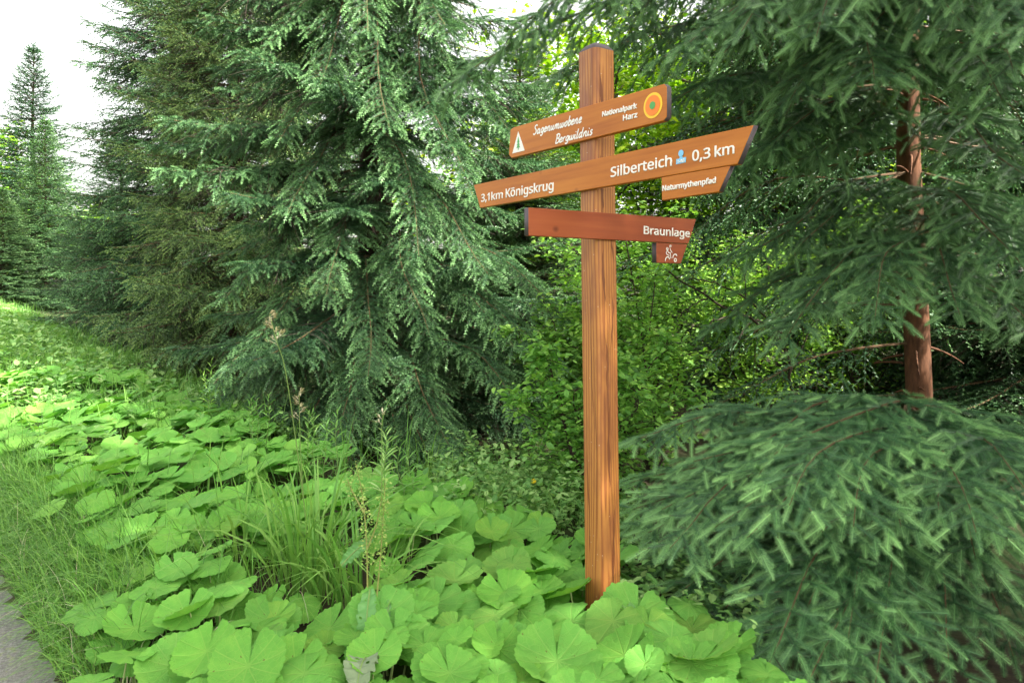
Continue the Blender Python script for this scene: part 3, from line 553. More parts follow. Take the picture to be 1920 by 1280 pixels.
def broadleaf(name, label, base, H, R, mats, seed, color, nlv=9000, lsize=.12, zlow=.3, r0=.12, group=None, fine=.13, tpl=CARDT, lim=16, vis=True):
    """trunk, forking limbs and leaf clumps carried by the limb ends"""
    rg = np.random.default_rng(seed); wb = MB(); lb = MB(); P = []
    tp_ = np.c_[.15*np.sin(np.linspace(0, 3, 10)), .1*np.cos(np.linspace(0, 2.5, 10)), np.linspace(-.2, H*.85, 10)]
    wb.tube(tp_, np.linspace(r0, r0*.2, 10), 8, 0, .5)
    for i in range(lim):
        z = H*(zlow+(.85-zlow)*(i+.5)/lim); a = i*2.4+rg.normal(0, .3); f_ = (z/H-zlow)/(1-zlow); L = R*(math.sin(math.pi*min(1, .25+.7*f_))+.12)*rg.uniform(.75, 1.1)
        q = np.array([np.interp(z, tp_[:, 2], tp_[:, c]) for c in range(3)]); p = dir_path(q, a, L, rg.uniform(15, 55), 25, 0, 8, rg); wb.tube(p, np.linspace(r0*.4, r0*.06, 8), 5, 0, .5, False)
        for j in range(9):
            t = rg.uniform(.3, 1); q2 = np.array([np.interp(t, np.linspace(0, 1, 8), p[:, c]) for c in range(3)])
            tw = dir_path(q2, rg.uniform(0, 6.28), L*rg.uniform(.25, .5), rg.uniform(-10, 60), 30, 0, 5, rg); wb.tube(tw, np.linspace(r0*.10, r0*.03, 5), 4, 0, .5, False)
            k = max(3, nlv//(lim*9)); tt = rg.uniform(.2, 1.1, k); pp = np.stack([np.interp(tt, np.linspace(0, 1, 5), tw[:, c]) for c in range(3)], -1)
            P.append(pp+rg.normal(0, fine*R, pp.shape))
    leaves(lb, np.concatenate(P), rg, lsize, tpl)
    r = thing(name, label, 'tree', base, rg.uniform(0, 6.28), group)
    o = lb.obj('crown', [mats[0]], r); o.color = (*color, 1); wb.obj('trunk', [mats[1]], r, True)
    return r
# ------------------------------------------------------------------ low plants
def bb_leaf(rg, na=156, nr=6, cup=None, tilt=None, stalk=.5, fold=.008):
    """a butterbur leaf: round, toothed, with a deep notch at the stalk; the tip (+x) hangs down by tilt"""
    th = np.linspace(-math.pi+.035, math.pi-.035, na); a = np.abs(th)
    r = 1-.10*np.cos(a)*0+.03*np.cos(2*a)
    r = r*(1-.06*sstep(2.0, 2.7, a))*(1-.66*sstep(2.95, 3.11, a)**1.5)
    tri = lambda q: np.abs((q-np.floor(q))*2-1)
    r = r*(1+.016*(tri(th*9/6.283*1.0)-.5)+.050*(tri(th*31/6.283+rg.uniform())-.5)+.015*np.sin(th*2+rg.uniform(0, 6))+.02*np.sin(th*5+rg.uniform(0, 6)))
    rho = np.r_[.06, np.linspace(.2, 1, nr-1)]
    R_, TH = np.meshgrid(rho, th, indexing='ij')
    rad = R_*r[None]
    x = rad*np.cos(TH); y = rad*np.sin(TH)
    c = rg.uniform(-.20, .28) if cup is None else cup
    z = c*rad**2+.06*rad**2*np.cos(2*TH+rg.uniform(0, 6))+.04*rad**3*np.cos(3*TH+rg.uniform(0, 6))-fold*np.minimum(rad*1.6, 1)*np.cos(TH*10)*.8+.02*rad**4*np.sin(TH*15+rg.uniform(0, 6))
    z = z+.05*sstep(0, .25, rad)*0-.10*np.maximum(rad-.75, 0)*rg.uniform(-1, 2)
    V = np.stack([x, y, z], -1).reshape(-1, 3); uv = np.stack([(TH/math.pi+1)/2, R_], -1).reshape(-1, 2)
    f = []
    for i in range(nr-1):
        for j in range(na-1):
            q = i*na+j; f += [(q, q+na, q+na+1), (q, q+na+1, q+1)]
    f += [(0, j, j+1) for j in range(1, na-1)]
    tl = rg.uniform(.05, .50) if tilt is None else tilt; ry = rg.normal(0, .16)
    Rm = np.array(Matrix.Rotation(tl, 3, 'Y') @ Matrix.Rotation(ry, 3, 'X'))
    return V @ Rm.T, np.array(f), uv
def bb_leaf_obj_mesh(rg, name='butterbur_leaf'):
    mb = MB(); V, f, uv = bb_leaf(rg); mb.add(V, f, 0, .5, uv)
    L = 3.4; p = arch((0, 0, -.02), (rg.uniform(-.5, .1), rg.uniform(-.3, .3), -L), .02, 8); mb.tube(p, np.linspace(.030, .045, 8), 6, 1, .5)
    return mb.mesh(name, [BBM, STALK], True)
def bb_material():
    t = NT('butterbur_leaf_green'); uv = t.n('ShaderNodeUVMap', uv_map='UVMap'); sp = t.n('ShaderNodeSeparateXYZ'); t.l(uv.outputs[0], sp.inputs[0])
    u, v = sp.outputs[0], sp.outputs[1]
    oi = t.n('ShaderNodeObjectInfo')
    d = t.math('ABSOLUTE', t.math('SUBTRACT', t.math('FRACT', t.math('ADD', t.math('MULTIPLY', u, 10), .5)), .5))
    d = t.math('MULTIPLY', d, t.math('MULTIPLY', v, .63))
    vein = t.ramp(d, [(.0, (1,)*3), (.012, (.75,)*3), (.026, (0,)*3)])
    vo = t.n('ShaderNodeTexVoronoi', feature='DISTANCE_TO_EDGE'); vo.inputs['Scale'].default_value = 5.5; t.l(t.coord('Object'), vo.inputs['Vector'])
    net = t.ramp(vo.outputs['Distance'], [(0, (.6,)*3), (.03, (.25,)*3), (.07, (0,)*3)])
    big = t.noise(1.6, t.coord(), 3); fine = t.noise(40, t.coord(), 2)
    base = t.ramp(t.math('ADD', t.math('MULTIPLY', big, .6), t.math('MULTIPLY', t.attr(), .4)), [(.3, (.105, .300, .052)), (.5, (.150, .385, .066)), (.72, (.225, .455, .080))])
    c = t.mix(t.math('MULTIPLY', t.math('MAXIMUM', vein, net), .42), base, (.29, .48, .115))
    spots = t.math('MULTIPLY', t.math('GREATER_THAN', t.noise(7, t.coord(), 1), .765), .7)
    c = t.mix(spots, c, (.13, .085, .03))
    c = t.mix(1.0, c, oi.outputs['Color'], 'MULTIPLY')
    hgt = t.math('SUBTRACT', t.math('MULTIPLY', fine, .35), t.math('MAXIMUM', vein, net))
    b = t.bsdf(c, .62, .16, hgt, .35, .03)
    tr = t.n('ShaderNodeBsdfTranslucent'); t.l(t.mix(1.0, c, (1.15, 1.2, .55), 'MULTIPLY'), tr.inputs[0])
    mx = t.n('ShaderNodeMixShader'); mx.inputs[0].default_value = .34; t.l(b, mx.inputs[1]); t.l(tr.outputs[0], mx.inputs[2])
    return t.done(mx.outputs[0])
BBM = bb_material()
STALK = flat('butterbur_stalk', (.27, .34, .13), .5)
GRASSM = leafy('grass_blade', (.065, .17, .035), (.125, .31, .05), (.21, .39, .08), .3, .45)
HERBM = leafy('herb_leaf', (.10, .25, .06), (.20, .40, .11), (.34, .52, .18), .35, .5)
DRYM = leafy('grass_panicle', (.46, .40, .28), (.60, .53, .40), (.70, .64, .50), .2, .7)
DOCKM = leafy('dock_leaf', (.085, .23, .06), (.12, .30, .08), (.17, .36, .11), .25, .45, .4, True, 9)
SEEDM = leafy('dock_seed', (.15, .29, .05), (.24, .40, .08), (.36, .44, .13), .2, .6)
STEMM = flat('dock_stem', (.26, .27, .08)); GSTEM = flat('green_stem', (.17, .27, .07))

def blades(mb, roots, h, wd, rg, bend=(.2, .9), tint=(.1, .9), mat=0, az=None, seg=6, twist=.6):
    n = len(roots); roots = np.asarray(roots, float); h = np.broadcast_to(h, (n,)); wd = np.broadcast_to(wd, (n,))
    a = rg.uniform(0, 2*np.pi, n) if az is None else az; b = rg.uniform(*bend, n)
    t = np.linspace(0, 1, seg); lean = np.c_[np.cos(a), np.sin(a), np.zeros(n)]
    out = (b[:, None]*(.25*t+.75*t**2.2)); upz = t-.62*b[:, None]*t**2.6
    C = roots[:, None]+lean[:, None]*(out*h[:, None])[..., None]*.9+np.array([0, 0, 1.])*(upz*h[:, None])[..., None]
    ta = a+np.pi/2+rg.normal(0, twist, n); S = np.c_[np.cos(ta), np.sin(ta), np.zeros(n)]
    w = wd[:, None]*np.array([.7, 1, 1, .85, .55, .05] if seg == 6 else np.linspace(1, .08, seg))*.5
    V = np.concatenate([C+S[:, None]*w[..., None], C-S[:, None]*w[..., None]], 1)
    f = []
    for i in range(seg-1): f += [(i, i+1, seg+i), (i+1, seg+i+1, seg+i)]
    f = np.array(f); Fc = (f[None]+(np.arange(n)*2*seg)[:, None, None]).reshape(-1, 3)
    mb.add(V.reshape(-1, 3), Fc, mat, np.repeat(rg.uniform(*tint, n), 2*seg))
def lance_plant(mb, base, H, rg, n=26, ll=.09, lw=.3, up=.35, stem_mat=1, tint=(.3, .8)):
    """upright stem with narrow leaves all round"""
    top = np.asarray(base)+[rg.normal(0, .04), rg.normal(0, .04), H]; p = arch(base, top, 0, 8, .03, rg); mb.tube(p, np.linspace(.0035, .0012, 8), 5, stem_mat, .5)
    t = np.linspace(.22, 1, n); P = np.stack([np.interp(t, np.linspace(0, 1, 8), p[:, c]) for c in range(3)], -1); a = np.arange(n)*2.4+rg.uniform(0, 6)
    X = nrm(np.c_[np.cos(a), np.sin(a), up+.9*t**3]); S = nrm(np.cross([0, 0, 1.], X)); N = np.cross(X, S); l = ll*rg.uniform(.75, 1.15, n)*(1.1-.55*t**3)
    mb.inst(LEAFT[0]*[1, lw*2, 1], LEAFT[1], P, np.stack([X*l[:, None], S*l[:, None], N*l[:, None]], 1), 0, rg.uniform(*tint, n))
# ------------------------------------------------------------------ the setting: ground and path
rg = np.random.default_rng(1)
xs = np.unique(np.r_[np.linspace(-90, -12, 32), np.linspace(-12, 8, 110), np.linspace(8, 90, 32)]); ys = np.unique(np.r_[np.linspace(-60, -4, 22), np.linspace(-4, 16, 110), np.linspace(16, 140, 44)])
gx, gy = np.meshgrid(xs, ys); V = np.stack([gx, gy, ground(gx, gy)], -1).reshape(-1, 3); nx = len(xs); i, j = np.meshgrid(np.arange(nx-1), np.arange(len(ys)-1)); q = (j*nx+i).ravel()
mb = MB(); mb.add(V, np.concatenate([np.c_[q, q+1, q+nx+1], np.c_[q, q+nx+1, q+nx]]))
t = NT('verge_soil'); n = t.noise(5, t.coord(), 5, .65); n2 = t.noise(.6, t.coord(), 2)
c = t.ramp(n, [(.3, (.018, .014, .009)), (.5, (.040, .032, .017)), (.7, (.06, .055, .024))]); c = t.mix(t.ramp(n2, [(.45, (0,)*3), (.6, (.7,)*3)]), c, (.055, .085, .025))
GROUND = t.done(t.bsdf(c, .9, .2, n, .8, .04))
tag(mb.obj('ground', [GROUND], None, True), kind='structure')
# asphalt path along w < 0.58
mb = MB(); uu = np.array([-.66, .75]); nn = np.array([.75, .66]); nn = nn/np.linalg.norm(nn)**2
S_ = np.linspace(-14, 45, 500); W_ = np.linspace(-2.2, .60, 10); P = []
for s in S_:
    for w in W_:
        e = .05*(vnoise(s*2.3, 7.)-.5)+.015*(vnoise(s*9, 3.)-.5) if w > .5 else 0
        xy = uu*s+nn*(w+e); P.append((xy[0], xy[1], gz(*xy)+.006))
f = []
for a in range(499):
    for b in range(9): q = a*10+b; f += [(q, q+1, q+11), (q, q+11, q+10)]
mb.add(P, f); t = NT('asphalt'); v = t.coord(); n = t.noise(75, v, 5, .8); n2 = t.noise(3, v, 3); n3 = t.noise(260, v, 2)
c = t.ramp(n, [(.3, (.07, .068, .066)), (.5, (.20, .195, .19)), (.7, (.40, .39, .38))]); c = t.mix(t.ramp(n2, [(.4, (0,)*3), (.7, (.35,)*3)]), c, (.26, .25, .20))
c = t.mix(t.math('MULTIPLY', t.math('GREATER_THAN', t.noise(38, v, 2), .61), .55), c, (.25, .30, .12))
tag(mb.obj('path', [t.done(t.bsdf(c, .85, .3, n, .9, .02))]), kind='structure')

# ------------------------------------------------------------------ conifers
BARK = bark_mat('spruce_bark', (.048, .024, .014), (.175, .078, .040), (22, 22, 7)); TWIG = flat('spruce_twig', (.13, .078, .038), .8)
DEADT = flat('dry_twig', (.060, .045, .034), .9)
BARKG = bark_mat('grey_bark', (.045, .035, .028), (.14, .11, .085)); BARKD = bark_mat('dark_bark', (.025, .018, .013), (.075, .055, .04))
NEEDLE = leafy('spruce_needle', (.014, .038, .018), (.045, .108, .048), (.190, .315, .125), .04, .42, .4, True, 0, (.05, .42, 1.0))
Ct = [0]
# big middle spruce with hanging sprays
rg = np.random.default_rng(11)
mb, cn = spruce_crown(rg, 14.0, 2.55, .25, SH_MID, .50, 11, facing=-1.45, back=.22, shape=.72, e0=(-10, -6), sag=20, up=28, sec=.056, sp=.08, lsh=.135, hang=.29, needle=.0275, smaxf=.19, zfull=6.2, tintb=.34, irregular=.22, zj=.16, sdroop=.34, dead=60)
print('middle spruce shoots', cn)
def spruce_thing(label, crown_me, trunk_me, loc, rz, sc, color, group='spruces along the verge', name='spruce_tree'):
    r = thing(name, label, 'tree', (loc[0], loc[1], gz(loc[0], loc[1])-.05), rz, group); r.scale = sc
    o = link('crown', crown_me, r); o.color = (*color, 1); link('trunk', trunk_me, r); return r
CM = mb.mesh('middle_spruce_crown', [NEEDLE, TWIG, DEADT]); TM = trunk_mb(rg, 14, .20).mesh('spruce_trunk', [BARKD], True)
mid = spruce_thing('large spruce with drooping sprays, directly left of the signpost', CM, TM, (-1.66, 8.7), 0, (1, 1, 1), (.95, 1.1, 1.02))
# two general crowns shared by the others
rg = np.random.default_rng(12)
mb, cn = spruce_crown(rg, 12.5, 2.2, .2, SH_FAR, .235, 8, shape=.75, e0=(-8, 14), sag=22, up=34, sec=.11, sp=.10, lsh=.125, hang=.40, needle=.026, smaxf=.27, zfull=8.5, irregular=.2, dead=30)
print('crown a', cn); CA = mb.mesh('spruce_crown_mesh', [NEEDLE, TWIG, DEADT])
rg = np.random.default_rng(13)
mb, cn = spruce_crown(rg, 10.5, 2.05, .15, SH_LOW, .25, 8, shape=.78, e0=(-6, 30), sag=14, up=30, sec=.13, sp=.12, lsh=.15, hang=.20, needle=.032, smaxf=.28, irregular=.18)
print('crown b', cn); CB = mb.mesh('open_spruce_crown_mesh', [NEEDLE, TWIG, DEADT])
TA = trunk_mb(rg, 12.5, .17).mesh('spruce_trunk', [BARKD], True)
TB = trunk_mb(rg, 10.0, .13).mesh('open_spruce_trunk', [BARKD], True)
def at_px(x, Y): return ((x-960)/F*Y, Y)
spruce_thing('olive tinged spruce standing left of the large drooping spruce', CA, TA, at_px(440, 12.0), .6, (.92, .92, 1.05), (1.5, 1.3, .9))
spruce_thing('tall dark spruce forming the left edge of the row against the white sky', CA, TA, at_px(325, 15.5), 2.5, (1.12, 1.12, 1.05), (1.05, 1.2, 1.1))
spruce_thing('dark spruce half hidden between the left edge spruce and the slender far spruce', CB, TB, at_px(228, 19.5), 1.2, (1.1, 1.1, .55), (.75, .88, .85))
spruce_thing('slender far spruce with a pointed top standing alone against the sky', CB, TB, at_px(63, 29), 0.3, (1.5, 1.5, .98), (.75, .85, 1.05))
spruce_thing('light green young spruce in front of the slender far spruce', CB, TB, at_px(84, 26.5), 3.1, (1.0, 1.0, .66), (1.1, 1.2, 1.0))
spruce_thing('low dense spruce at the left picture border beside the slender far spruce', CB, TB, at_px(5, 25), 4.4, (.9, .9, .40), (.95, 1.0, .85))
spruce_thing('smaller spruce in the gap between the large drooping spruce and the post', CA, TA, at_px(975, 9.7), 4.0, (.86, .86, .40), (1.1, 1.2, 1.0))
for k, (xp, Y, rz, sx, sz, lb) in enumerate([(1490, 11.5, 1.0, 1.1, .95, 'shaded spruce deep in the wood behind the dark bare branches of the bush'), (1830, 9.6, 2.2, 1.15, 1.1, 'shaded spruce close behind the reddish trunk, right of it'),
        (2010, 8.4, 5.1, 1.2, 1.1, 'dark spruce at the right picture border behind the reddish trunk'), (1250, 15.5, 3.4, 1.1, .7, 'dim spruce deep in the wood behind the board ends'),
        (1010, 18, .4, 1.1, .62, 'dim spruce far behind the post'), (560, 17.5, 2.0, 1.1, 1.1, 'spruce glimpsed between the olive spruce and the large drooping spruce'), (700, 22, 2.9, 1.2, 1.0, 'spruce far behind the large drooping spruce')]):
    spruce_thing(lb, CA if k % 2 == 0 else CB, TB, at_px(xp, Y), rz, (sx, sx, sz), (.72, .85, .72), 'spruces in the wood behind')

# the wood goes on to the right of the viewer: unseen, added to keep the sun off the signpost and the near leaves
for k, (x, y, rz, sx, sz) in enumerate([(5.9, 1.9, 3.0, 1.1, 1.15)]):
    spruce_thing(['spruce in the wood right of the near spruce', 'spruce deeper in the wood behind the viewer'][k], CA, TA, (x, y), rz, (sx, sx, sz), (.9, .95, .85), 'spruces beside the viewer')

# the near spruce on the right: reddish trunk, boughs are parts of their own
rg = np.random.default_rng(21)
NX, NY = 3.02, 5.55
near = thing('spruce_tree', 'near spruce with reddish brown trunk and long boughs reaching over the signpost', 'tree', (NX, NY, 0), 0, 'spruces along the verge')
mb = MB(); zz = np.linspace(-.3, 13, 24); mb.tube(np.c_[-.028*(zz-1.6)+.02*np.sin(zz*1.7), .015*np.sin(zz*1.3), zz], np.interp(zz, [-.3, .2, 13], [.14, .096, .028]), 14, 0, .5)
for i_ in range(60):
    z = rg.uniform(.3, 4.6); a = rg.uniform(0, 6.28); x0 = -.028*(z-1.6); L = rg.uniform(.06, .32)
    mb.tube(dir_path((x0+.09*math.cos(a), .09*math.sin(a), z), a, L, rg.uniform(-25, 15), 25, 0, 6, rg), np.linspace(.011, .003, 6), 4, 0, .5, False)
mb.obj('trunk', [BARK], near, True)
nshoot = 0; NC = (1.15, 1.32, 1.18)
def near_bough(tip, z0, rise, sec=.085, smax=.55, tpl=SH_NEAR, hang=.22, dens=1.0, tintb=.30, color=(1, 1, 1), label=None, sp=.105, needle=.025, wood=.011, flat=0.0, lsh=.135, t0=.15, ltr=(.42, .075, .08, .22), sdroop=.45, tipt=.12):
    global nshoot
    tip = np.asarray(tip); x0 = NX-.028*(z0-1.6); p = arch((x0, NY, z0), tip, rise, 14, .025, rg)-np.array([NX, NY, 0])
    m_ = MB(); nshoot += bough(m_, p, rg, tpl, sec=sec, smax=smax, sp=sp, hang=hang, needle=needle, lsh=lsh, wood=wood, dens=dens, secwood=True, tintb=tintb, flat=flat, t0=t0, ltr=ltr, sdroop=sdroop, tipt=tipt)
    o = m_.obj('branch', [NEEDLE, TWIG], near); o.color = (color[0]*NC[0], color[1]*NC[1], color[2]*NC[2], 1)
    if label: o['label'] = label
    return o
# top boughs that hang into the picture
for (x, y, Y, z0, rise, sm, hg) in [(835, 165, 4.6, 3.9, .10, .55, .42), (960, 60, 4.3, 4.2, .12, .6, .5), (1130, -20, 3.9, 4.2, .10, .6, .5), (1020, 150, 5.4, 3.6, .10, .6, .5), (1270, 100, 3.7, 3.8, .12, .55, .55), (1390, 60, 3.5, 3.9, .10, .5, .5),
        (1530, 70, 3.3, 3.9, .10, .5, .45), (1640, 150, 3.5, 3.5, .12, .5, .45), (1480, 190, 4.0, 3.6, .10, .55, .45), (1660, -30, 3.0, 4.2, .10, .5, .45), (1800, 40, 3.4, 3.9, .12, .5, .4), (1900, 130, 3.2, 3.7, .12, .5, .35),
        (1990, 70, 2.8, 3.9, .12, .45, .3), (1880, 190, 3.6, 3.2, .12, .45, .35), (1740, 150, 4.0, 3.3, .10, .45, .4), (1330, 330, 4.9, 3.0, .08, .5, .5), (1440, 280, 4.6, 3.1, .08, .5, .5), (1180, 230, 4.9, 3.3, .08, .5, .5),
        (1530, 300, 4.6, 2.9, .08, .45, .5), (1960, 360, 3.9, 2.8, .1, .5, .35), (1250, -60, 4.8, 4.6, .08, .6, .5), (1450, -80, 4.2, 4.7, .08, .6, .5), (1850, -90, 4.0, 4.8, .08, .6, .5)]:
    near_bough(px(x, y, Y), z0, rise, smax=sm, hang=hg, sec=.105)
# middle boughs on either side of the visible trunk
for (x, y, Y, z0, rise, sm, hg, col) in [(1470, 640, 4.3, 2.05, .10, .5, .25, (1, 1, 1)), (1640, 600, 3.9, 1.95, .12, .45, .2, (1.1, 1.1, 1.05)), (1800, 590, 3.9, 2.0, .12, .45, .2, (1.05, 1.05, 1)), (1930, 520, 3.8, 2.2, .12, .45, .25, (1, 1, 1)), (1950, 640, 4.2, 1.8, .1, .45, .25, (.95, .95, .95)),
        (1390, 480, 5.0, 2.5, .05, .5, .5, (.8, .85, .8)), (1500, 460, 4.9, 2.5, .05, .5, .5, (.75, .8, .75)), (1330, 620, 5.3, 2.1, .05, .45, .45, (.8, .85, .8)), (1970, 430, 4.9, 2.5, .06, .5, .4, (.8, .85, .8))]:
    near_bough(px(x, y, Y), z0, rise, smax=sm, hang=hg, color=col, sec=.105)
# the far side and the crown above the picture
for i_ in range(34):
    z = rg.uniform(1.2, 4.8); a = rg.uniform(-.5, 3.3); L = rg.uniform(1.6, 2.8)
    near_bough((NX+L*math.cos(a), NY+L*math.sin(a), z-.55), z, .08, tpl=SH_FAR, sec=.16, sp=.12, smax=.6, hang=.5, lsh=.14, needle=.022)
for i_ in range(22):
    z = rg.uniform(5, 12); a = i_*2.4; L = .35+2.3*(1-z/13.5)
    near_bough((NX+L*math.cos(a), NY+L*math.sin(a), z-.3), z, .08, tpl=SH_FAR, sec=.2, sp=.13, smax=.6, hang=.5, lsh=.15, needle=.024)
print('near spruce shoots', nshoot)
# heavy hanging boughs of the middle spruce that catch the sun
rg = np.random.default_rng(23); keep = (near, NX, NY, NC); near = mid; NX, NY = -1.66, 8.7; NC = (1.05, 1.22, 1.08); zm = mid.location.z
for (x, y, Y, z0, rise, sm) in [(888, 372, 6.2, 5.5, .10, .62), (785, 480, 6.1, 4.0, .10, .62), (525, 262, 6.9, 4.5, .08, .5), (850, 70, 6.6, 5.8, .10, .6), (600, 160, 6.6, 5.2, .08, .55), (730, 240, 6.3, 5.0, .1, .55), (805, 625, 6.1, 2.5, .10, .5), (690, 705, 5.9, 2.0, .10, .5), (965, 650, 6.7, 2.3, .08, .5), (1050, 690, 6.5, 2.0, .1, .5),
        (470, 650, 6.8, 2.4, .08, .5), (420, 560, 7.1, 2.8, .08, .5), (610, 560, 6.3, 2.9, .08, .5), (630, 830, 6.0, 1.1, .1, .45), (850, 850, 6.0, 1.0, .1, .45), (985, 790, 6.2, 1.3, .1, .45), (400, 720, 7.0, 1.7, .1, .45), (920, 520, 6.6, 3.3, .08, .5), (540, 400, 6.7, 3.7, .08, .5), (690, 60, 6.4, 5.8, .08, .5), (960, 250, 7.0, 4.9, .08, .5), (500, 90, 7.2, 5.4, .08, .5), (560, 830, 6.9, .9, .1, .45), (480, 785, 7.3, 1.0, .1, .45), (740, 895, 6.2, .6, .12, .42), (650, 875, 6.4, .7, .12, .42), (820, 905, 6.1, .55, .12, .42), (905, 880, 6.3, .7, .12, .42), (1060, 600, 6.9, 2.6, .08, .5), (1075, 780, 6.6, 1.5, .1, .45)]:
    o = near_bough(px(x, y, Y), z0, rise, tpl=SH_MID, sec=.055, sp=.075, smax=sm*.72, hang=.38, lsh=.14, needle=.029, tipt=.16, wood=.014, ltr=(.42, .05, .05, .22), sdroop=.36, t0=.3); o.location.z = -zm
near, NX, NY, NC = keep
# the low spreading spruce below it, in front
rg = np.random.default_rng(22); NX, NY = 2.55, 4.75
low = thing('spruce_sapling', 'low spreading spruce with pale green shoots filling the corner right of the post', 'tree', (NX, NY, gz(NX, NY)), 0, 'spruces along the verge')
mb = MB(); mb.tube(arch((0, 0, -.2), (.05, .1, .85), 0, 10, .02, rg), np.linspace(.06, .02, 10), 10, 0, .5); mb.obj('trunk', [BARKG], low, True)
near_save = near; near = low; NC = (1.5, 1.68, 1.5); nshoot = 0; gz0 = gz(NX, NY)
def low_bough(x, y, Y, z0, rise, **k):
    o = near_bough(px(x, y, Y)-np.array([0, 0, 0]), z0, rise, **k); o.location.z = -gz0; return o
for (x, y, Y, z0, rise, kw) in [(1190, 800, 4.3, .95, .10, dict(smax=.5)), (1300, 840, 3.8, .95, .10, dict(smax=.5)), (1240, 930, 3.55, .8, .12, dict(smax=.5)), (1420, 870, 3.4, .95, .12, dict(smax=.48, color=(1.15, 1.15, 1.1))), (1340, 1000, 3.25, .75, .14, dict(smax=.48)),
        (1480, 960, 3.05, .85, .14, dict(smax=.45, color=(1.15, 1.15, 1.1))), (1255, 1040, 3.2, .65, .14, dict(smax=.45)), (1400, 1020, 3.0, .7, .15, dict(smax=.42)), (1600, 1000, 2.95, .8, .14, dict(smax=.45, color=(1.1, 1.1, 1.05))), (1540, 1010, 3.1, .7, .14, dict(smax=.4)),
        (1640, 860, 3.5, .95, .10, dict(smax=.5)), (1760, 930, 3.1, .9, .12, dict(smax=.48)), (1690, 1000, 3.0, .7, .14, dict(smax=.42)), (1830, 1010, 2.9, .85, .14, dict(smax=.45, color=(1.1, 1.1, 1.05))), (1950, 930, 3.0, .95, .12, dict(smax=.5)), (1940, 1010, 2.9, .75, .14, dict(smax=.45)), (1830, 1060, 3.0, .6, .14, dict(smax=.4)),
        (1780, 830, 4.0, 1.0, .08, dict(smax=.5)), (1900, 820, 3.9, 1.05, .08, dict(smax=.5)), (1480, 800, 4.2, 1.0, .08, dict(smax=.5)), (1370, 790, 4.6, 1.0, .06, dict(smax=.5)), (1600, 800, 4.3, 1.05, .06, dict(smax=.5)),
        (1215, 1010, 3.6, .55, .12, dict(smax=.38)), (1185, 930, 3.9, .65, .1, dict(smax=.4)), (1180, 880, 4.2, .7, .10, dict(smax=.45, color=(.9, .95, .9))), (1200, 1000, 3.9, .5, .12, dict(smax=.42, color=(.9, .95, .9)))]:
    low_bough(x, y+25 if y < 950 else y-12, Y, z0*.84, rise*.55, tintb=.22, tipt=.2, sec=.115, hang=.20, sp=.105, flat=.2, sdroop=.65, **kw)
# lowest dark boughs lying on the ground
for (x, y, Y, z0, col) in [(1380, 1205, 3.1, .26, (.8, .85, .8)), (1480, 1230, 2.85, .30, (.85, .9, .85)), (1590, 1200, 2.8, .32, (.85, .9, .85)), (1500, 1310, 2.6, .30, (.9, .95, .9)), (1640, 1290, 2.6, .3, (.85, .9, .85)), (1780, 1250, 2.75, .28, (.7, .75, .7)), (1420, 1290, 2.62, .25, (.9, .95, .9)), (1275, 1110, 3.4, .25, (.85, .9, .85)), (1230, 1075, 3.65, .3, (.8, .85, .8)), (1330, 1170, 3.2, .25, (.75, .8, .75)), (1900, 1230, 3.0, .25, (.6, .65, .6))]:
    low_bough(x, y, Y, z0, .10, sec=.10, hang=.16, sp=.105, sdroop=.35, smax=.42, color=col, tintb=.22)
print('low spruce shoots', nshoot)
# ------------------------------------------------------------------ bushes and broadleaf trees
BUSH = leafy('bush_leaf', (.075, .175, .040), (.145, .31, .062), (.27, .44, .09), .42, .45)
FARL = leafy('broadleaf_crown', (.07, .17, .02), (.15, .33, .03), (.30, .46, .05), .45, .5)
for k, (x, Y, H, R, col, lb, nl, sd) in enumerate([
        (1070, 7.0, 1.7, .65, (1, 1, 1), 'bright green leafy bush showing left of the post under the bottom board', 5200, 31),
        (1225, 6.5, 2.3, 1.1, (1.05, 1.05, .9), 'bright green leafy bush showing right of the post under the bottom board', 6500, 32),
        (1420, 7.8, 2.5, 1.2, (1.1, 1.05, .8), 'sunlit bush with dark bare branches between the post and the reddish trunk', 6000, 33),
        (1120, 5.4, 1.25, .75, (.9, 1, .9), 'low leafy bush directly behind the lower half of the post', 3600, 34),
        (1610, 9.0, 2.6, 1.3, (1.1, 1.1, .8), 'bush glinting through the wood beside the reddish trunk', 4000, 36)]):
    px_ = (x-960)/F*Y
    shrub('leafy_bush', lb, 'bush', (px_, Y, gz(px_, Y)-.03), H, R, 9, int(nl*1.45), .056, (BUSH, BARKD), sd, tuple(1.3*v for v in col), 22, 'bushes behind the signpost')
# bare dark branches of the middle bush
rg = np.random.default_rng(37); Y = 6.9; bx_ = (1480-960)/F*Y
db = thing('dead_branch', 'dark crooked bare branches reaching out of the bush right of the post', 'branch', (bx_, Y, gz(bx_, Y)), 0); mb = MB(); o0 = np.array([bx_, Y, gz(bx_, Y)])
for pl, r in [([(1490, 760), (1465, 640), (1390, 590), (1330, 560), (1255, 510)], .016), ([(1390, 590), (1340, 600), (1315, 640)], .009), ([(1465, 625), (1400, 560), (1340, 530), (1290, 520)], .011), ([(1475, 660), (1420, 600), (1380, 640), (1370, 690)], .010), ([(1330, 560), (1300, 570), (1270, 600)], .007), ([(1480, 700), (1530, 600), (1560, 540)], .010), ([(1400, 560), (1390, 510), (1350, 480)], .006)]:
    P = dense([px(a, b, Y-.006*(1490-a)) for a, b in pl], 5)-o0; P = P+rg.normal(0, .008, P.shape); mb.tube(P, np.linspace(r, r*.35, len(P)), 6, 0, .5)
mb.obj('limb', [BARKD], db, True)
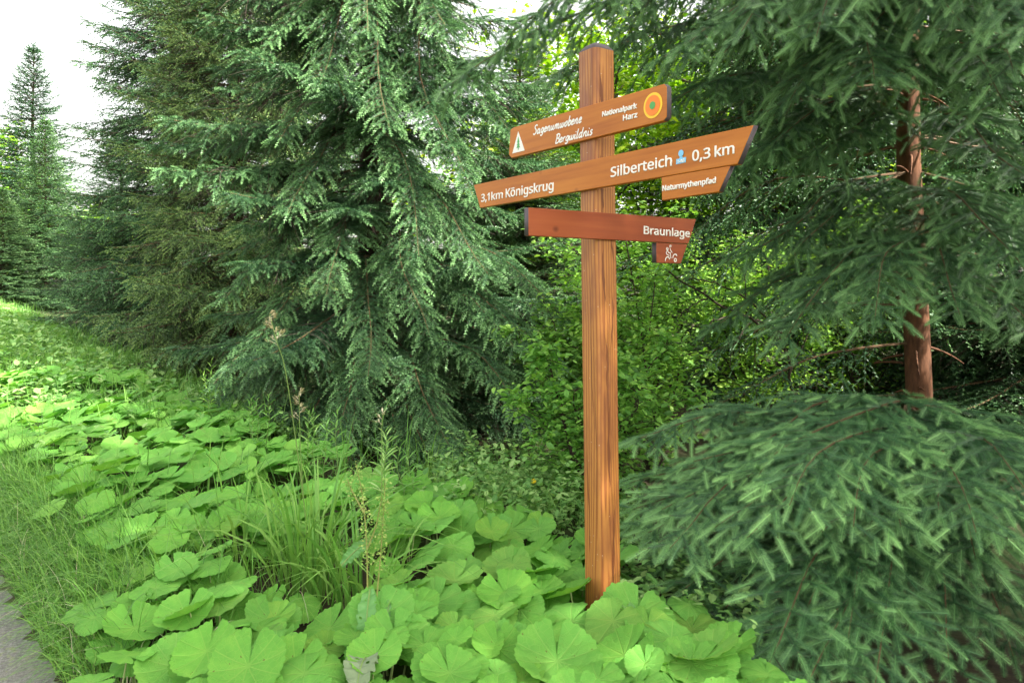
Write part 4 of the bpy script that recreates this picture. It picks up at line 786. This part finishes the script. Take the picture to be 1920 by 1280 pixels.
BK = [(1150, 13, 6.8, 2.2, (1.35, 1.2, .55), 'yellow green sunlit tree behind the top of the signpost'), (1360, 14, 7.2, 2.4, (1.2, 1.15, .6), 'sunlit broadleaf tree glowing through the boughs right of the signpost'),
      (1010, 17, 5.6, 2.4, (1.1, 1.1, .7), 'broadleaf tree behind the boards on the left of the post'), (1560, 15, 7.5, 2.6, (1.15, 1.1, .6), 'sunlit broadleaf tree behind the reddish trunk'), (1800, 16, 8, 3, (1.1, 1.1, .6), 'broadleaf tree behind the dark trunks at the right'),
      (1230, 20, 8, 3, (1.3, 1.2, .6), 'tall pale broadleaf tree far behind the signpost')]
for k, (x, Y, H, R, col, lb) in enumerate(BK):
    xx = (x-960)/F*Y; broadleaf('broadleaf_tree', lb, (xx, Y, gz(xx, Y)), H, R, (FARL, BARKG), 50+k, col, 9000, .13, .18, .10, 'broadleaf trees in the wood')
for k, (x, Y, H, R, col, lb) in enumerate([(-30, 32, 7.6, 2.6, (1.15, 1.15, .9), 'pale broadleaf tree cut off by the left picture border'), (150, 34, 3.4, 2.6, (.95, 1.0, .75), 'pale rounded tree in the gap right of the slender far spruce'), (230, 38, 3.8, 3, (.9, .95, .75), 'pale tree far behind the left edge spruce'), (20, 42, 6, 3.5, (.9, .95, .8), 'pale tree far behind the low spruce at the left border')]):
    xx = (x-960)/F*Y; broadleaf('broadleaf_tree', lb, (xx, Y, gz(xx, Y)), H, R, (FARL, BARKG), 70+k, col, 6500, .22, .12, .12, 'far trees beyond the verge')
broadleaf('broadleaf_tree', 'high crowned broadleaf tree at the edge of the wood beside the viewer', (2.55, .45, gz(2.55, .45)), 12.5, 2.9, (FARL, BARKG), 90, (.9, 1, .8), 9000, .16, .46, .16, 'trees beside the viewer', .12, CARDT, 20)  # out of view, added so its high crown shades the foreground and post
broadleaf('broadleaf_tree', 'second high crowned broadleaf tree in the wood to the right of the viewer', (5.5, -.9, gz(5.5, -.9)), 12.5, 2.7, (FARL, BARKG), 91, (.9, 1, .8), 8000, .16, .42, .16, 'trees beside the viewer', .12, CARDT, 20)  # also unseen, added to take a sun patch off the front leaves
# ------------------------------------------------------------------ verge
rg = np.random.default_rng(41)
VAR = [bb_leaf_obj_mesh(rg) for _ in range(16)]
# leaf patches beyond the near plants: one carpet
def proj(p): return 960+F*p[0]/p[1], HOR-(p[2]-EYE)/p[1]*F
carp = MB(); lows = []
for _ in range(7): V, f, uv = bb_leaf(rg, 26, 4, stalk=0); lows.append((V, f, uv))
uu_ = np.array([-.66, .75]); nn_ = np.array([.75, .66])/(.75**2+.66**2)
def wpos(s, w): return uu_*s+nn_*w
acc = [[] for _ in lows]
N = 0
for s in np.arange(5.0, 15.5, .125):
    for w in np.arange(.66, 3.0, .135):
        ww = w+rg.uniform(-.07, .07); ss = s+rg.uniform(-.07, .07); xy = wpos(ss, ww)
        if xy[1] < 4.75: continue
        dn = vnoise(xy[0]*.9, xy[1]*.9, 3); lim = .25+.05*(ss-5)
        if ww < 1.0 and dn < .5 and ss < 7: continue
        if dn < .12+.085*max(0, ss-7.5) or (ww > 2.75 and dn < .5): continue
        h = .17+.19*vnoise(xy[0]*2.1, xy[1]*2.1, 5)-.12*sstep(2.5, 3.0, ww)
        acc[rg.integers(len(lows))].append((xy[0], xy[1], gz(*xy)+h+rg.uniform(-.06, .05), rg.normal(math.atan2(-.75, -.55), 1.1), rg.uniform(.075, .135)))
for (V, f, uv), A in zip(lows, acc):
    A = np.array(A); c, s_ = np.cos(A[:, 3])*A[:, 4], np.sin(A[:, 3])*A[:, 4]; Z = np.zeros(len(A))
    B = np.stack([np.c_[c, s_, Z], np.c_[-s_, c, Z], np.c_[Z, Z, A[:, 4]]], 1)
    carp.inst(V, f, A[:, :3], B, 0, rg.uniform(.2, .8, len(A)), None, uv); N += len(A)
print('carpet leaves', N)
o = carp.obj('butterbur_carpet', [BBM], None, True); tag(o, 'carpet of butterbur leaves running along the verge into the sunlight', 'ground cover', kind='stuff')
# near plants: individuals, each a few stalked leaves
plants = []
GX = [(-1.02, 3.72, .36), (-.72, 3.55, .24), (-1.38, 3.85, .2)]
for s in np.arange(-.2, 5.8, .27):
    for w in np.arange(.82, 2.92, .28):
        xy = wpos(s+rg.uniform(-.1, .1), w+rg.uniform(-.1, .1)); p = np.array([xy[0], xy[1], gz(*xy)]); top = proj(p+[0, 0, .26]); bot = proj(p)
        if xy[1] > 4.95 or xy[1] < 1.5 or top[0] < -60 or top[0] > 1500 or top[1] > 1440: continue
        if xy[0] > .80 or (xy[1] > 2.75 and xy[0] > .66) or (xy[1] > 3.0 and xy[0] > .40 and wcoord(*xy) > 2.55): continue
        if any(math.hypot(xy[0]-a, xy[1]-b) < r for a, b, r in GX): continue
        if wcoord(*xy) < .95 and xy[1] > 3.2: continue
        if math.hypot(xy[0]-PC[0], xy[1]-PC[1]) < .14: continue
        plants.append(p)
plants += [np.array([a, b, gz(a, b)]) for a, b in ((.60, 2.78), (.56, 2.52), (.70, 2.36), (.74, 2.62), (.62, 3.02), (.45, 2.35), (.80, 2.25), (.52, 2.75))]
LAB = {'a': ('butterbur clump of wide toothed leaves in the front row at the lower picture edge', 'butterbur plants in the front row'), 'b': ('butterbur clump in the leaf carpet between the grass clump and the signpost', 'butterbur plants between grass and post'),
       'c': ('butterbur clump close around the foot of the signpost', 'butterbur plants at the post'), 'd': ('butterbur clump half mixed with grass beside the path', 'butterbur plants by the path'), 'e': ('butterbur clump in the leaf carpet behind the grass clump', 'butterbur plants behind the grass')}
nl = 0
for p in plants:
    d = math.hypot(p[0]-PC[0], p[1]-PC[1]); q = proj(p+[0, 0, .2])
    key = 'c' if d < .5 else 'a' if q[1] > 1180 and q[0] > 420 else 'd' if q[0] < 420 else 'e' if p[1] > 4.0 else 'b'
    r = thing('butterbur_plant', LAB[key][0], 'butterbur', p, 0, LAB[key][1])
    hh = .13+.12*vnoise(p[0]*2.3, p[1]*2.3, 9)-.04*sstep(2.7, 3.1, wcoord(p[0], p[1]))
    if key == 'c' and p[1] < PC[1]: hh = min(hh, .16)
    for k in range(int(rg.integers(5, 9))):
        R_ = rg.uniform(.070, .138)*(1.0 if k < 4 else .7); a = k*1.7+rg.uniform(0, 1.2); rad = .05+.16*rg.uniform()
        lf = link('leaf', VAR[rg.integers(len(VAR))], r); lf.location = (rad*math.cos(a), rad*math.sin(a), hh*(1.0 if k < 4 else .62)+rg.uniform(-.06, .05))
        lf.rotation_euler = (rg.normal(0, .10), rg.normal(0, .10), rg.normal(math.atan2(-.85, -.45), .7)); lf.scale = (R_,)*3
        if math.hypot(p[0]+lf.location.x-PC[0], p[1]+lf.location.y-PC[1]) < R_*.8+.05: lf.location.y -= .12
        g = rg.normal(1, .07); yl = rg.uniform(); lf.color = (g*(1.0+.16*(yl > .85)), g, g*rg.uniform(.85, 1.1), 1); nl += 1
for x, y, z, R_, rz, lb in [(.50, 2.98, .30, .155, -1.9, 'large flat butterbur leaf lapping the right side of the post foot'), (.235, 2.93, .29, .150, -2.3, 'large flat butterbur leaf lapping the left side of the post foot'), (.16, 2.62, .29, .16, -1.6, 'broad butterbur leaf below the one left of the post foot')]:
    r = thing('butterbur_plant', lb, 'butterbur', (x, y, gz(x, y)), 0, 'butterbur plants at the post'); lf = link('leaf', VAR[nl % 16], r); lf.location = (0, 0, z-gz(x, y)); lf.rotation_euler = (0, 0, rz); lf.scale = (R_,)*3; nl += 5
print('plants', len(plants), 'leaves', nl)
# grass along the path edge and thin grass through the verge: nobody could count it
gb = MB(); R = []; 
s = rg.uniform(2.6, 15, 20000); w = .60+np.abs(rg.normal(0, 1, 20000))*np.interp(s, [3, 6, 9], [.42, .30, .16]); xy = uu_[None]*s[:, None]+nn_[None]*w[:, None]
ok = (vnoise(xy[:, 0]*2.2, xy[:, 1]*2.2, 2) > .28+.22*(w > 1.3)) & (s > 3.1+.0*w) & ~((xy[:, 1] < 3.2) & (w > .82)); xy = xy[ok]; w_ = w[ok]
roots = np.c_[xy, ground(xy[:, 0], xy[:, 1])]; k = len(roots)
blades(gb, roots, rg.uniform(.2, .58, k)*np.interp(w_, [.6, .9], [.62, 1.0]), rg.uniform(.003, .006, k), rg, (.25, 1.25), (.1, .95), 0, rg.normal(math.atan2(-.66, -.75), 1.2, k))
s = rg.uniform(4.5, 30, 11000); w = rg.uniform(.8, 4.0, 11000); xy = uu_[None]*s[:, None]+nn_[None]*w[:, None]; ok = vnoise(xy[:, 0]*1.3, xy[:, 1]*1.3, 8) > np.interp(s, [5, 14], [.62, .2]); xy = xy[ok]; k = len(xy)
blades(gb, np.c_[xy, ground(xy[:, 0], xy[:, 1])], rg.uniform(.3, .68, k), rg.uniform(.005, .010, k), rg, (.1, .9), (.2, .95), 0)
s = rg.uniform(3, 14, 900); w = .62+np.abs(rg.normal(0, .4, 900)); xy = uu_[None]*s[:, None]+nn_[None]*w[:, None]
blades(gb, np.c_[xy, ground(xy[:, 0], xy[:, 1])], rg.uniform(.15, .42, 900), rg.uniform(.002, .004, 900), rg, (.3, 1.4), (.1, .9), 1)
xy = np.c_[rg.uniform(-.7, .9, 700), rg.uniform(4.4, 6.8, 700)]; xy = xy[wcoord(xy[:, 0], xy[:, 1]) > 2.6]; blades(gb, np.c_[xy, ground(xy[:, 0], xy[:, 1])], rg.uniform(.2, .5, len(xy)), rg.uniform(.003, .007, len(xy)), rg, (.2, 1.0), (.3, 1.0), 0)
print('blades', gb.n//12)
tag(gb.obj('verge_grass', [GRASSM, DRYM], None), 'fine drooping grass along the path edge and through the verge', 'grass', kind='stuff')
# herbs: far verge and the strip in front of the spruces
hb = MB(); P = []
for _ in range(2600):
    s = rg.uniform(6.5, 32); w = rg.uniform(.7, 3.7); xy = wpos(s, w)
    if s < 8.5 and vnoise(xy[0]*.9, xy[1]*.9, 3) > .34 and w < 2.8: continue
    P.append((xy[0], xy[1], rg.uniform(.16, .42)*(1.1 if w < 2.9 else .6)))
for _ in range(650):
    x = rg.uniform(-.55, .75); y = rg.uniform(4.3, 6.6)
    if wcoord(x, y) < 2.6: continue
    P.append((x, y, rg.uniform(.12, .55)*rg.uniform(.6, 1)))
for _ in range(170):
    x = rg.uniform(.5, 1.05); y = rg.uniform(2.95, 4.2); P.append((x, y, rg.uniform(.06, .26)))
LP = []; TP = []
for x, y, h in P:
    n = 10; t = np.linspace(.15, 1, n); b = gz(x, y); lx, ly = rg.normal(0, .10, 2); a = np.arange(n)*1.57+rg.uniform(0, 6)
    LP.append(np.c_[x+lx*t, y+ly*t, b+h*t]); TP.append(a)
LP = np.concatenate(LP); a = np.concatenate(TP); k = len(LP)
X = nrm(np.c_[np.cos(a), np.sin(a), rg.normal(.32, .42, k)]); S = nrm(np.cross([0, 0, 1.], X)); Nn = np.cross(X, S); l = rg.uniform(.05, .12, k)[:, None]*np.interp(LP[:, 1:2], [4, 6, 8, 20], [.5, .6, 1, 1.7])
hb.inst(LEAFT[0]*[1, 1.25, 1], LEAFT[1], LP, np.stack([X*l, S*l, Nn*l], 1), 0, rg.uniform(.15, .95, k))
tag(hb.obj('low_herbs', [HERBM], None), 'mixed low herbs growing along the verge and in front of the spruces', 'herbs', kind='stuff')
# broad bladed grass clumps in front
for (x, y, n, h, lb) in [(-1.02, 3.72, 120, .80, 'large clump of broad grass blades in front of the big drooping spruce'), (-.74, 3.52, 70, .70, 'clump of broad grass blades just left of the dock plant'), (-1.40, 3.88, 50, .60, 'smaller clump of broad grass blades on the path side of the large clump')]:
    r = thing('grass_clump', lb, 'grass clump', (x, y, gz(x, y)), 0, 'broad grass clumps'); mb = MB(); a = rg.uniform(0, 6.28, n); q = np.sqrt(rg.uniform(0, 1, n))*.20
    blades(mb, np.c_[q*np.cos(a), q*np.sin(a), np.zeros(n)], rg.uniform(.5, 1.15, n)*h, rg.uniform(.008, .017, n), rg, (.15, 1.15), (.3, 1.0), 0, a+rg.normal(0, .5, n)); mb.obj('blades', [GRASSM], r)
# flowering grasses
def flowering(path, ph, r0, name_label, nsp, fluff):
    base = np.array(path[0]); b0 = np.array([base[0], base[1], gz(base[0], base[1])]); r = thing('flowering_grass', name_label, 'grass', b0, 0, 'flowering grass stalks'); P = dense([b0]+[np.array(p) for p in path[1:]], 6)-b0
    mb = MB(); mb.tube(P, np.linspace(r0, r0*.45, len(P)), 5, 0, .5); i_ = int(len(P)*.62); blades(mb, [P[i_]], .22, .006, rg, (.3, .4), (.3, .6), 1, np.array([.5])); mb.obj('stem', [GSTEM, GRASSM], r)
    mb = MB(); cum = np.r_[0, np.cumsum(np.linalg.norm(np.diff(P, axis=0), axis=1))]; L = cum[-1]
    for k in range(nsp):
        u = k/(nsp-1); d = L-ph*(1-u); o_ = np.array([np.interp(d, cum, P[:, c]) for c in range(3)]); a = k*2.3+(0 if k % 2 else 3.1); ln = fluff*(1.05-.75*u)
        e = o_+np.array([math.cos(a)*.9, math.sin(a)*.35, .45])*ln; mb.tube(arch(o_, e, .1, 4), [.0012, .001, .001, .0008], 3, 0, .4, False)
        m_ = 9; PP = o_+(e-o_)*rg.uniform(.35, 1.05, (m_, 1))+rg.normal(0, .0035, (m_, 3)); X = nrm((e-o_)[None]+rg.normal(0, .3*ln, (m_, 3))); S = nrm(np.cross([0, .3, 1.], X)); N_ = np.cross(X, S)
        mb.inst(CARDT[0]*[1, .9, 1], CARDT[1], PP, np.stack([X*.024, S*.016, N_*.016], 1), 0, rg.uniform(.1, 1, m_))
    mb.obj('panicle', [DRYM], r)
flowering([px(585, 990, 3.9), px(562, 880, 3.88), px(536, 700, 3.8), px(519, 640, 3.78), px(505, 588, 3.78)], .17, .0036, 'tallest flowering grass stalk with a pale open panicle, left of the shorter one', 13, .055)
flowering([px(583, 1000, 3.9), px(568, 920, 3.9), px(562, 800, 3.9), px(561, 734, 3.9)], .15, .0032, 'shorter flowering grass stalk with a narrow pale panicle beside the tallest one', 12, .040)
flowering([px(716, 900, 3.6), px(716, 850, 3.6), px(716, 800, 3.6), px(717, 776, 3.6)], .05, .0028, 'thin stalk with only two or three dried flower heads above the pale willowherb', 3, .035)
# willowherb like plants at the far edge of the leaf carpet
for (x, y, Y, H, n, col, lb) in [(590, 930, 5.4, .42, 26, (1, 1, 1), 'upright narrow leaved plant right of the shorter flowering grass stalk'), (625, 925, 5.2, .40, 24, (.9, 1, .9), 'bushy narrow leaved plant between the flowering grass and the dock'), (716, 960, 4.6, .38, 26, (1.5, 1.3, 1.6), 'pale narrow leaved willowherb below the thin dried stalk'),
        (500, 900, 5.9, .42, 22, (.85, .95, .9), 'dark narrow leaved plant against the foot of the drooping spruce'), (470, 890, 6.1, .40, 20, (.85, .95, .9), 'narrow leaved plant left of the tallest flowering grass stalk'), (768, 985, 4.7, .26, 20, (.95, 1, 1), 'short narrow leaved plant right of the pale willowherb'), (400, 840, 7.2, .55, 22, (1.2, 1.15, .8), 'yellowish narrow leaved plant standing above the carpet at its sunny edge')]:
    q = px(x, y, Y); r = thing('willowherb_plant', lb, 'herb', (q[0], q[1], gz(q[0], q[1])), 0, 'narrow leaved plants along the leaf carpet'); 
    for k in range(2):
        mb = MB(); lance_plant(mb, (rg.normal(0, .03), rg.normal(0, .03), 0), H*rg.uniform(.85, 1.1)+.22, rg, n, .11, .16, .30); o = mb.obj('shoot', [HERBM, GSTEM], r); o.color = (*col, 1)
# dock with seed stalks and blue green leaves
q = px(690, 1215, 2.95); b0 = np.array([q[0], q[1], gz(q[0], q[1])]); r = thing('dock_plant', 'dock with tall yellow green seed stalks and a big blue green leaf', 'dock', b0, 0)
for pl in ([(690, 1200), (688, 1040), (681, 940), (668, 870)], [(700, 1180), (712, 1060), (718, 980), (722, 905)], [(688, 1030), (705, 985), (716, 930)], [(682, 960), (660, 920), (650, 895)]):
    P = dense([px(a, b, 2.95) for a, b in pl], 6)-b0
    if pl[0][1] > 1100: P = np.vstack([[0, 0, 0], P])
    mb = MB(); mb.tube(P, np.linspace(.0042, .0014, len(P)), 6, 1, .5); m_ = 330 if pl[0][1] > 1100 else 110; tt = rg.uniform(.30 if m_ > 200 else .1, 1, m_); I = np.linspace(0, 1, len(P))
    PP = np.stack([np.interp(tt, I, P[:, c]) for c in range(3)], -1)+rg.normal(0, .011, (m_, 3))*np.array([1, 1, 1.3]); leaves(mb, PP, rg, .012, CARDT, 0, (.1, .95)); mb.obj('seed_stalk', [SEEDM, STEMM], r)
def dock_leaf(p_base, p_tip, width, sag, name, mat, col, holes=0, parent=r, org=b0):
    n, m_ = 30, 9; a = np.asarray(p_base); b = np.asarray(p_tip); ax = b-a; L = np.linalg.norm(ax); X = ax/L; toc = nrm(np.array([-.1, -1, .55])); S = nrm(np.cross(toc, X)); N_ = np.cross(X, S); V = []; f = []
    for i in range(n):
        t = i/(n-1); w = width*(math.sin(math.pi*min(1, t*.93+.05))**.6)*(1-.25*t)
        for j in range(m_):
            v = (j/(m_-1)-.5)*2; ed = 1+.06*math.sin(t*40+j); V.append(a+X*L*t+S*w*v*ed+N_*(.25*w*abs(v)+.012*math.sin(t*34+v*2)*abs(v)+sag*math.sin(math.pi*t)))
    for i in range(n-1):
        for j in range(m_-1):
            if holes and rg.uniform() < holes and 2 < i < n-3: continue
            q_ = i*m_+j; f += [(q_, q_+1, q_+m_+1), (q_, q_+m_+1, q_+m_)]
    mb = MB(); mb.add(np.array(V)-org, f, 0, .5); mb.tube(np.array([a+X*L*t+N_*(sag*math.sin(math.pi*t)+.002) for t in np.linspace(0, .97, 10)])-org, np.linspace(.0035, .0012, 10), 5, 1, .5); o = mb.obj(name, [mat, GSTEM], parent, True); o.color = (*col, 1); return o
dock_leaf(px(694, 1105, 2.9), px(687, 1222, 2.72), .042, .02, 'leaf', DOCKM, (1, 1, 1), .03)
dock_leaf(px(720, 1225, 2.78), px(732, 1120, 2.95), .020, .02, 'leaf', DOCKM, (1, 1, 1))
dock_leaf(px(640, 1060, 3.0), px(700, 1010, 3.1), .030, .03, 'leaf', DOCKM, (1, 1, 1), .02)
q = px(690, 1230, 2.5); b1_ = np.array([q[0], q[1], gz(q[0], q[1])]); wl = thing('withered_leaf', 'withered grey green leaf flopped over at the foot of the dock', 'leaf', b1_, 0)
dock_leaf(px(690, 1228, 2.52), px(668, 1300, 2.36), .062, .03, 'blade', leafy('withered_leaf', (.10, .15, .08), (.17, .23, .13), (.27, .28, .17), .15, .7, .3, True, 14), (1, 1, 1), .02, wl, b1_)
# one yellow flower in front of the bushes
q = px(1000, 903, 5.2); fl = thing('yellow_flower', 'single yellow flower above the herbs left of the post', 'flower', (q[0], q[1], gz(q[0], q[1])), 0); hz = q[2]-gz(q[0], q[1]); mb = MB(); mb.tube(arch((0, 0, 0), (0, 0, hz), 0, 5), .002, 5, 0, .5); mb.obj('stem', [GSTEM], fl)
mb = MB(); a = np.arange(9)*.7; X = nrm(np.c_[np.cos(a), np.sin(a)*.6-.5, np.sin(a)*.5+.4]); S = nrm(np.cross([0, -1., .3], X)); mb.inst(LEAFT[0]*[1, 1.6, 1], LEAFT[1], np.tile([0, 0, hz], (9, 1)), np.stack([X*.024, S*.024, np.cross(X, S)*.024], 1), 0, .5); mb.obj('petals', [flat('yellow_petal', (.85, .66, .03))], fl)

# ------------------------------------------------------------------ light, sky, camera
w = bpy.data.worlds.new('World'); SC.world = w; w.use_nodes = True; nt = w.node_tree; bg = nt.nodes['Background']
sky = nt.nodes.new('ShaderNodeTexSky'); sky.sky_type = 'NISHITA'; sky.sun_disc = False
SUN = np.array([.55, -.30, .78]); SUN = SUN/np.linalg.norm(SUN); el = math.asin(SUN[2]); az = math.atan2(SUN[0], SUN[1])
sky.sun_elevation = el; sky.sun_rotation = az; sky.air_density = 1.0; sky.dust_density = 5.0; sky.ozone_density = 1.0; sky.altitude = 200
hs = nt.nodes.new('ShaderNodeHueSaturation'); hs.inputs['Saturation'].default_value = .30; nt.links.new(sky.outputs[0], hs.inputs['Color'])
wm = nt.nodes.new('ShaderNodeMix'); wm.data_type = 'RGBA'; wm.blend_type = 'MULTIPLY'; wm.inputs[0].default_value = 1; wm.inputs[7].default_value = (1.0, .96, .86, 1); nt.links.new(hs.outputs[0], wm.inputs[6]); nt.links.new(wm.outputs[2], bg.inputs[0]); bg.inputs[1].default_value = .15
sl = bpy.data.lights.new('sun', 'SUN'); sl.energy = 3.8; sl.angle = math.radians(.6); sl.color = (1, .95, .86); so = bpy.data.objects.new('sun', sl); COL.objects.link(so); so.rotation_euler = Vector(-SUN).to_track_quat('-Z', 'Y').to_euler(); so.location = (-10, -14, 20)
cam = bpy.data.cameras.new('camera'); cam.sensor_width = 36; cam.lens = 36*F/1920; cam.shift_y = (HOR-640)/1920; cam.clip_end = 600; cam.clip_start = .05
co = bpy.data.objects.new('camera', cam); COL.objects.link(co); co.location = (0, 0, EYE); co.rotation_euler = (math.pi/2, 0, 0); SC.camera = co
SC.view_settings.view_transform = 'Standard'; SC.view_settings.look = 'None'; SC.view_settings.exposure = 2.35; SC.view_settings.gamma = 1; SC.view_settings.use_curve_mapping = False
SC.render.engine = 'CYCLES'; cy = SC.cycles; cy.max_bounces = 8; cy.diffuse_bounces = 4; cy.glossy_bounces = 2; cy.transmission_bounces = 4; cy.transparent_max_bounces = 4; cy.use_denoising = True; cy.use_adaptive_sampling = False; cy.denoising_prefilter = 'ACCURATE'; cy.sample_clamp_indirect = 6
cy.caustics_reflective = False; cy.caustics_refractive = False
